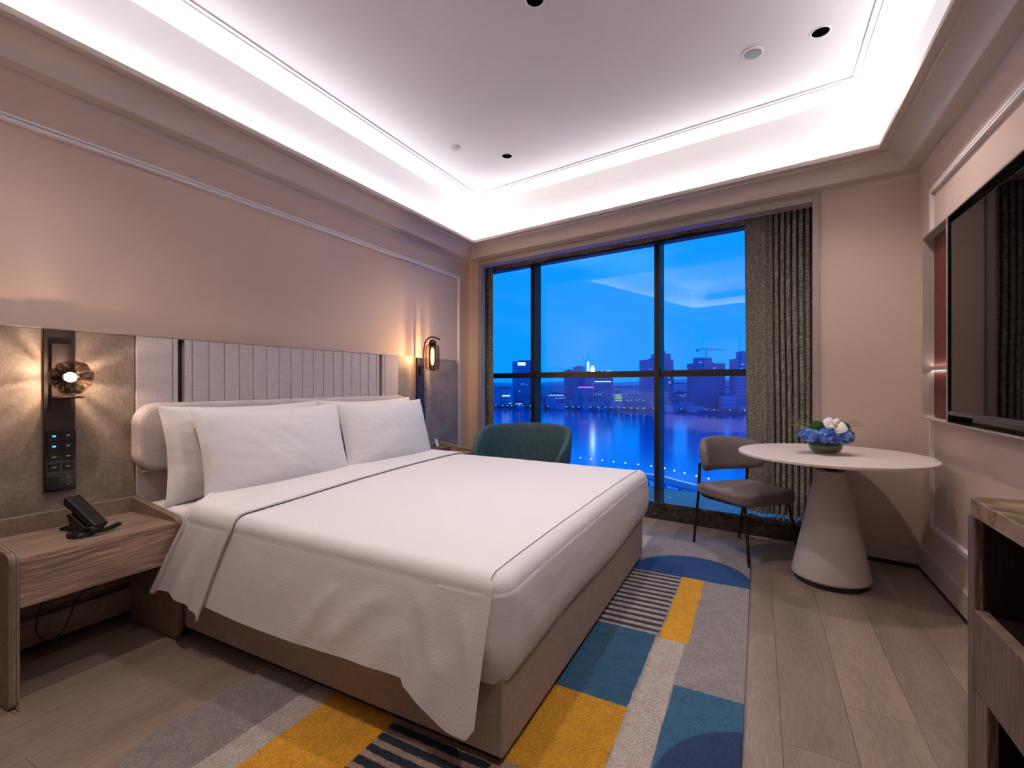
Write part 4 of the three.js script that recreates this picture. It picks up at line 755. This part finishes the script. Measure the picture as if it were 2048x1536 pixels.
b = tower('office_block', -333.5, -818.5, 31.7, -17.5, 1, 22, 'low block with two rows of white window lights', 5); for (let k = 0; k < 13; k++) lit(b, -14 + k * 2.2, 22.5 + (k % 3) * 0.8, 1.1, 1.0, litWhite); for (let k = 0; k < 8; k++) lit(b, -2 + k * 2.6, 17.5 + (k % 2), 0.9, 1.1, litCool); for (const [x, y] of [[-12, 5], [0, 5.5]]) lit(b, x, y, 3, 1.2, litCool);
b = tower('tower', -339.6, -905.6, 20.3, 27.6, 0, 20, 'slim tower, lower of a pair behind the row of window lights', 12, 0, 1.06);
b = tower('tower', -323.2, -919.8, 22.5, 34.9, 1, 20, 'slim tower, taller of a pair behind the row of window lights', 14);
b = tower('tower', -282.9, -867.5, 19.0, 16.4, 0, 18, 'tower with a brilliant white glowing column on its roof', 10, 0, 1.05); part('glowing_column', lathe([[0, 60], [3.6, 60], [4.2, 64], [4.2, 73], [3.2, 77], [2.2, 80.5], [0, 81]], 24).translate(4, 0, -4), glow('#f4fbff', 5), b);
b = tower('tower', -292.7, -975.2, 44.4, 25.5, 1, 24, 'broad tower with scattered lights along its roof line', 10, 0, 1.04); for (const [x, y] of [[-12, 71], [-7, 70], [-2, 72.5], [0, 68], [8, 71.5], [11, 72.5], [14, 73], [17, 72.5], [19, 71]]) lit(b, x, y, 1.8, 2.0, litWhite, 'roof_light');
b = tower('office_block', -282.0, -834.2, 30.4, -3.4, 1, 22, 'mid height block with a long violet roof sign', 8); part('roof_sign', box(-14, 14, 37.2, 39.6, 0.2, 0.9), litPink, b); lit(b, -24, 12, 10, 3, litRed, 'red_sign'); for (let k = 0; k < 6; k++) lit(b, -30 + k * 3.6, 8.5, 0.9, 1.2, litCool);
b = tower('office_block', -256.8, -858.6, 33.5, 6.8, 0, 22, 'block with a thin white line of light along its roof', 8, 8); part('roof_light', box(-15, 15, 48.4, 49.6, 0.2, 0.9), litWhite, b); for (const x of [-14, -8, -4]) lit(b, x, 25, 1.8, 1, litCool);
b = tower('office_block', -225.1, -852.6, 25.5, -15.2, 2, 20, 'block with stacked yellow green lit floors', 5, 0, 1.0); for (let k = 0; k < 4; k++) lit(b, -2 + (k % 2) * 3, 24 - k * 3.2, 12 + (k % 2) * 3, 0.9, litWarm, 'lit_floor');
b = tower('office_block', -194.7, -845.9, 35.6, -20.2, 3, 20, 'low dark block at the right of the yellow lit floors', 5, 0, 0.955); for (const [x, y] of [[-12, 16], [-6, 17], [3, 16.5], [14, 16], [8, 18]]) lit(b, x, y, 1.4, 1.4, litCool);
b = tower('tower', -153.9, -844.6, 52.2, 42.0, 1, 26, 'stepped tower behind the right mullion', 16, 0); part('upper_storeys', box(-6, 22, 85, 97, -24, -2), tones[1], b); part('roof_house', box(0, 14, 97, 102, -18, -6), bandM, b); for (const [x, y] of [[20, 68], [22, 62], [18, 55], [-14, 70]]) lit(b, x, y, 2, 1.2, litCool);
b = tower('office_block', -111.1, -834.4, 32.2, -14.5, 2, 20, 'pale low block between the two dark towers', 4, 0, 1.07); for (const [x, y] of [[-6, 24], [0, 22], [4, 26]]) lit(b, x, y, 1.5, 1, litCool);
{
  b = tower('unfinished_tower', -70.2, -820.6, 50.7, 33.3, 3, 28, 'unfinished tower with bare floor slabs below the tower crane', 18, 0); part('core', box(-17, 5, 76.5, 87, -24, -2), tones[3], b);
  for (let k = 0; k < 3; k++) part('slab_edge', box(-17.5, 5.5, 78 + k * 3.4, 78.7 + k * 3.4, -24, -1.6), bandL, b); for (const [x, y] of [[-18, 66], [-14, 79], [12, 65], [18, 65], [8, 70]]) lit(b, x, y, 4, 0.7, litCool);
  const c = thing('tower_crane', 'thin tower crane standing over the unfinished tower', 'crane', [-75.5, BANK + 87.0, -829], YAW), bar = (x0, y0, x1, y1, r) => tube([[x0, y0, 0], [x1, y1, 0]], r, 1, 5);
  part('mast', [bar(-0.8, 0, -0.8, 13, 0.3), bar(0.8, 0, 0.8, 13, 0.3), ...[0, 1, 2, 3, 4, 5].map((k) => bar(k % 2 ? -0.8 : 0.8, k * 2.1, k % 2 ? 0.8 : -0.8, k * 2.1 + 2.1, 0.2))], bandM, c);
  part('jib', [bar(-16, 13, 30, 13.4, 0.35), bar(0, 14.8, 30, 13.6, 0.25), ...Array.from({ length: 10 }, (_, k) => bar(k * 3, 14.8 - k * 0.12, k * 3 + 1.5, 13.2, 0.15))], bandM, c); part('counterweight', box(-16, -12.5, 10.5, 13.4, -1, 1), bandM, c); part('apex', [bar(0, 13, 0, 17.5, 0.3), bar(0, 17.5, -14, 13.2, 0.15), bar(0, 17.5, 20, 13.8, 0.15)], bandM, c);
}
b = tower('office_block', -40.2, -838.8, 19.8, -18.6, 0, 18, 'low block right of the unfinished tower', 4, 0, 0.955);
b = tower('tower', -17.0, -825.8, 30.5, 39.5, 1, 24, 'tower at the right edge of the glass beside the curtain', 16, 0); part('upper_storeys', box(-6, 15, 82.5, 96, -22, -2), tones[1], b); for (const [x, y] of [[-6, 75], [0, 76], [-8, 68], [2, 84]]) lit(b, x, y, 2.4, 1, litCool);
b = tower('tower', 13.5, -864.3, 38.6, 23.7, 3, 22, 'tower mostly hidden behind the right curtain', 10);
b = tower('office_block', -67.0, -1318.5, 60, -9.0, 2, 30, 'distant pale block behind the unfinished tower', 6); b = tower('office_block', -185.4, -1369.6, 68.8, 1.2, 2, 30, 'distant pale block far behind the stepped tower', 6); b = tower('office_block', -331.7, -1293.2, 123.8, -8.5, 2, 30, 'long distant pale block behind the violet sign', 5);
{ // low houses and trees along the bank, nobody could count them
  const q = [], tr = [];
  for (let i = 0; i < 260; i++) { const k = rnd(), l = lerp(-120, 420, k), d = lerp(905, 680, clamp((l + 110) / 500, 0, 1)) + rr(6, 140), w = rr(10, 28), h = rr(4, 20) * (d < 800 ? 0.8 : 1.1), p = far(d, l); if (feet.some(([fx, fz, fr]) => Math.hypot(p[0] - fx, p[2] - fz) < fr + w * 0.75)) continue; q.push(clean(new THREE.BoxGeometry(w, h, 12).rotateY(YAW + rr(-0.3, 0.3)).translate(p[0], BANK + h / 2, p[2]))); }
  const m = solo('low_houses', mergeGeometries(q), cityMat('#3f7fbe'), 'mass of low buildings crowding the far river bank', 'buildings'); m.userData.kind = 'stuff';
  const blob = new THREE.IcosahedronGeometry(1, 1), N = 700, im = new THREE.InstancedMesh(blob, cityMat('#1f5488'), N), mt = new THREE.Matrix4(); im.name = 'shore_trees'; shade(im);
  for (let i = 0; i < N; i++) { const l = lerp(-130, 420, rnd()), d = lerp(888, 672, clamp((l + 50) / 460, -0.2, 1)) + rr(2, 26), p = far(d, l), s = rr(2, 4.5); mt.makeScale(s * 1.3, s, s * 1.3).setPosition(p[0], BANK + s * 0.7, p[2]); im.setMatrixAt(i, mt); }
  scene.add(im); tag(im, 'dark belt of trees along the far river bank', 'trees', null, 'stuff');
}
{ // lamps along the far bank
  let proto = null;
  for (let i = 0; i < 46; i++) {
    const l = -60 + i * 10.2 + rr(-2, 2), d = lerp(886, 700, (l + 50) / 410) - 2, p = far(d, l);
    if (!proto) { proto = thing('bank_lamp', 'tiny white lamp post on the far river bank', 'street lamp', [p[0], BANK, p[2]], YAW, 'street lamps of the far bank'); part('post', cyl(0.12, 0.08, 5, 6).translate(0, 2.5, 0), bandM, proto); part('lamp_head', new THREE.SphereGeometry(0.62, 8, 6).translate(0, 5.2, 0), litWhite, proto); }
    else { const c = proto.clone(); c.name = numbered('bank_lamp'); scene.add(c); c.position.set(p[0], BANK, p[2]); }
  }
}
{ // elevated coast road near the foot of the building, with lamps, piers and planting
  const C0 = [[236, 30], [221, 48], [214, 57], [208, 63], [198.5, 67], [187, 72.5], [176, 77], [160, 88]].map(([d, l]) => new THREE.Vector3(...far(d, l, WATER + 4.5))), curve = new THREE.CatmullRomCurve3(C0), r = thing('coast_road', 'elevated curving road on slanted piers below the window', 'road');
  const deck = []; for (let i = 0; i <= 40; i++) { const p = curve.getPointAt(i / 40), t = curve.getTangentAt(i / 40), n = new THREE.Vector3(-t.z, 0, t.x).normalize(); deck.push([[-3.5, 0.45], [3.5, 0.45], [3.5, -0.45], [-3.5, -0.45]].map(([a, y]) => [p.x + n.x * a, p.y + y, p.z + n.z * a])); }
  part('deck', clean(toCreasedNormals(loft(deck), 0.6)), cityMat('#3a7fb8'), r); part('edge_light', tube(deck.map((q) => [q[0][0], q[0][1] + 0.5, q[0][2]]), 0.16, 80, 5), glow('#bfe4ff', 0.9), r);
  for (let i = 1; i < 10; i++) { const p = curve.getPointAt(i / 10); part('pier', [tube([[p.x, p.y - 0.4, p.z], [p.x - 1.6, WATER - 1, p.z]], 0.4, 1, 6), tube([[p.x, p.y - 0.4, p.z], [p.x + 1.6, WATER - 1, p.z]], 0.4, 1, 6)], bandM, r); }
  let proto = null;
  for (let i = 0; i < 16; i++) { const p = curve.getPointAt((i + 0.5) / 16), t = curve.getTangentAt((i + 0.5) / 16); const x = p.x + t.z * 3, z = p.z - t.x * 3;
    if (!proto) { proto = thing('road_lamp', 'small white lamp post on the elevated coast road', 'street lamp', [x, p.y + 0.45, z], 0, 'street lamps of the coast road'); part('post', cyl(0.08, 0.05, 4.2, 6).translate(0, 2.1, 0), bandM, proto); part('lamp_head', new THREE.SphereGeometry(0.34, 8, 6).translate(0, 4.3, 0), litWhite, proto); }
    else { const c = proto.clone(); c.name = numbered('road_lamp'); scene.add(c); c.position.set(x, p.y + 0.45, z); } }
  const s = new THREE.Shape(); [[186, 77], [200, 84], [205, 110], [180, 150], [120, 150], [140, 84], [165, 74]].forEach(([d, l], i) => { const p = far(d, l); i ? s.lineTo(p[0], p[2]) : s.moveTo(p[0], p[2]); });
  struct('ground_park', new THREE.ExtrudeGeometry(s, { depth: 2, bevelEnabled: false }).rotateX(Math.PI / 2).translate(0, WATER + 1.5, 0), cityMat('#1d5a6a'));
  const N = 260, im = new THREE.InstancedMesh(new THREE.IcosahedronGeometry(1, 1), cityMat('#17505c'), N), mt = new THREE.Matrix4(); im.name = 'park_shrubs'; shade(im);
  for (let i = 0; i < N; i++) { const d = rr(150, 198), l = lerp(82, 118, rnd()), p = far(d, l), k = rr(0.8, 2.2); mt.makeScale(k * 1.2, k, k * 1.2).setPosition(p[0], WATER + 1.5 + k * 0.6, p[2]); im.setMatrixAt(i, mt); }
  scene.add(im); tag(im, 'blue green shrubs of the small park below the coast road', 'shrubs', null, 'stuff');
}
{ // white boat on the river
  const p = far(312, 35, WATER), t = thing('boat', 'small white motor boat on the river beside the teal armchair', 'boat', p, YAW + 1.75), hull = new THREE.Shape(); hull.moveTo(-3.2, -1); hull.lineTo(2, -1.1); hull.quadraticCurveTo(3.8, -0.6, 4.2, 0); hull.quadraticCurveTo(3.8, 0.6, 2, 1.1); hull.lineTo(-3.2, 1); hull.closePath();
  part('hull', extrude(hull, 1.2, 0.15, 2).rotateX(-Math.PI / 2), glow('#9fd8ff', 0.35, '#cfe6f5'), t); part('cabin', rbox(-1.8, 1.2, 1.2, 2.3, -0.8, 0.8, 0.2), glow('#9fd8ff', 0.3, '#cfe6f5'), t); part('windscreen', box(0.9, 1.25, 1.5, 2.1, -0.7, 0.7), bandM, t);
}

renderer.render(scene, camera);
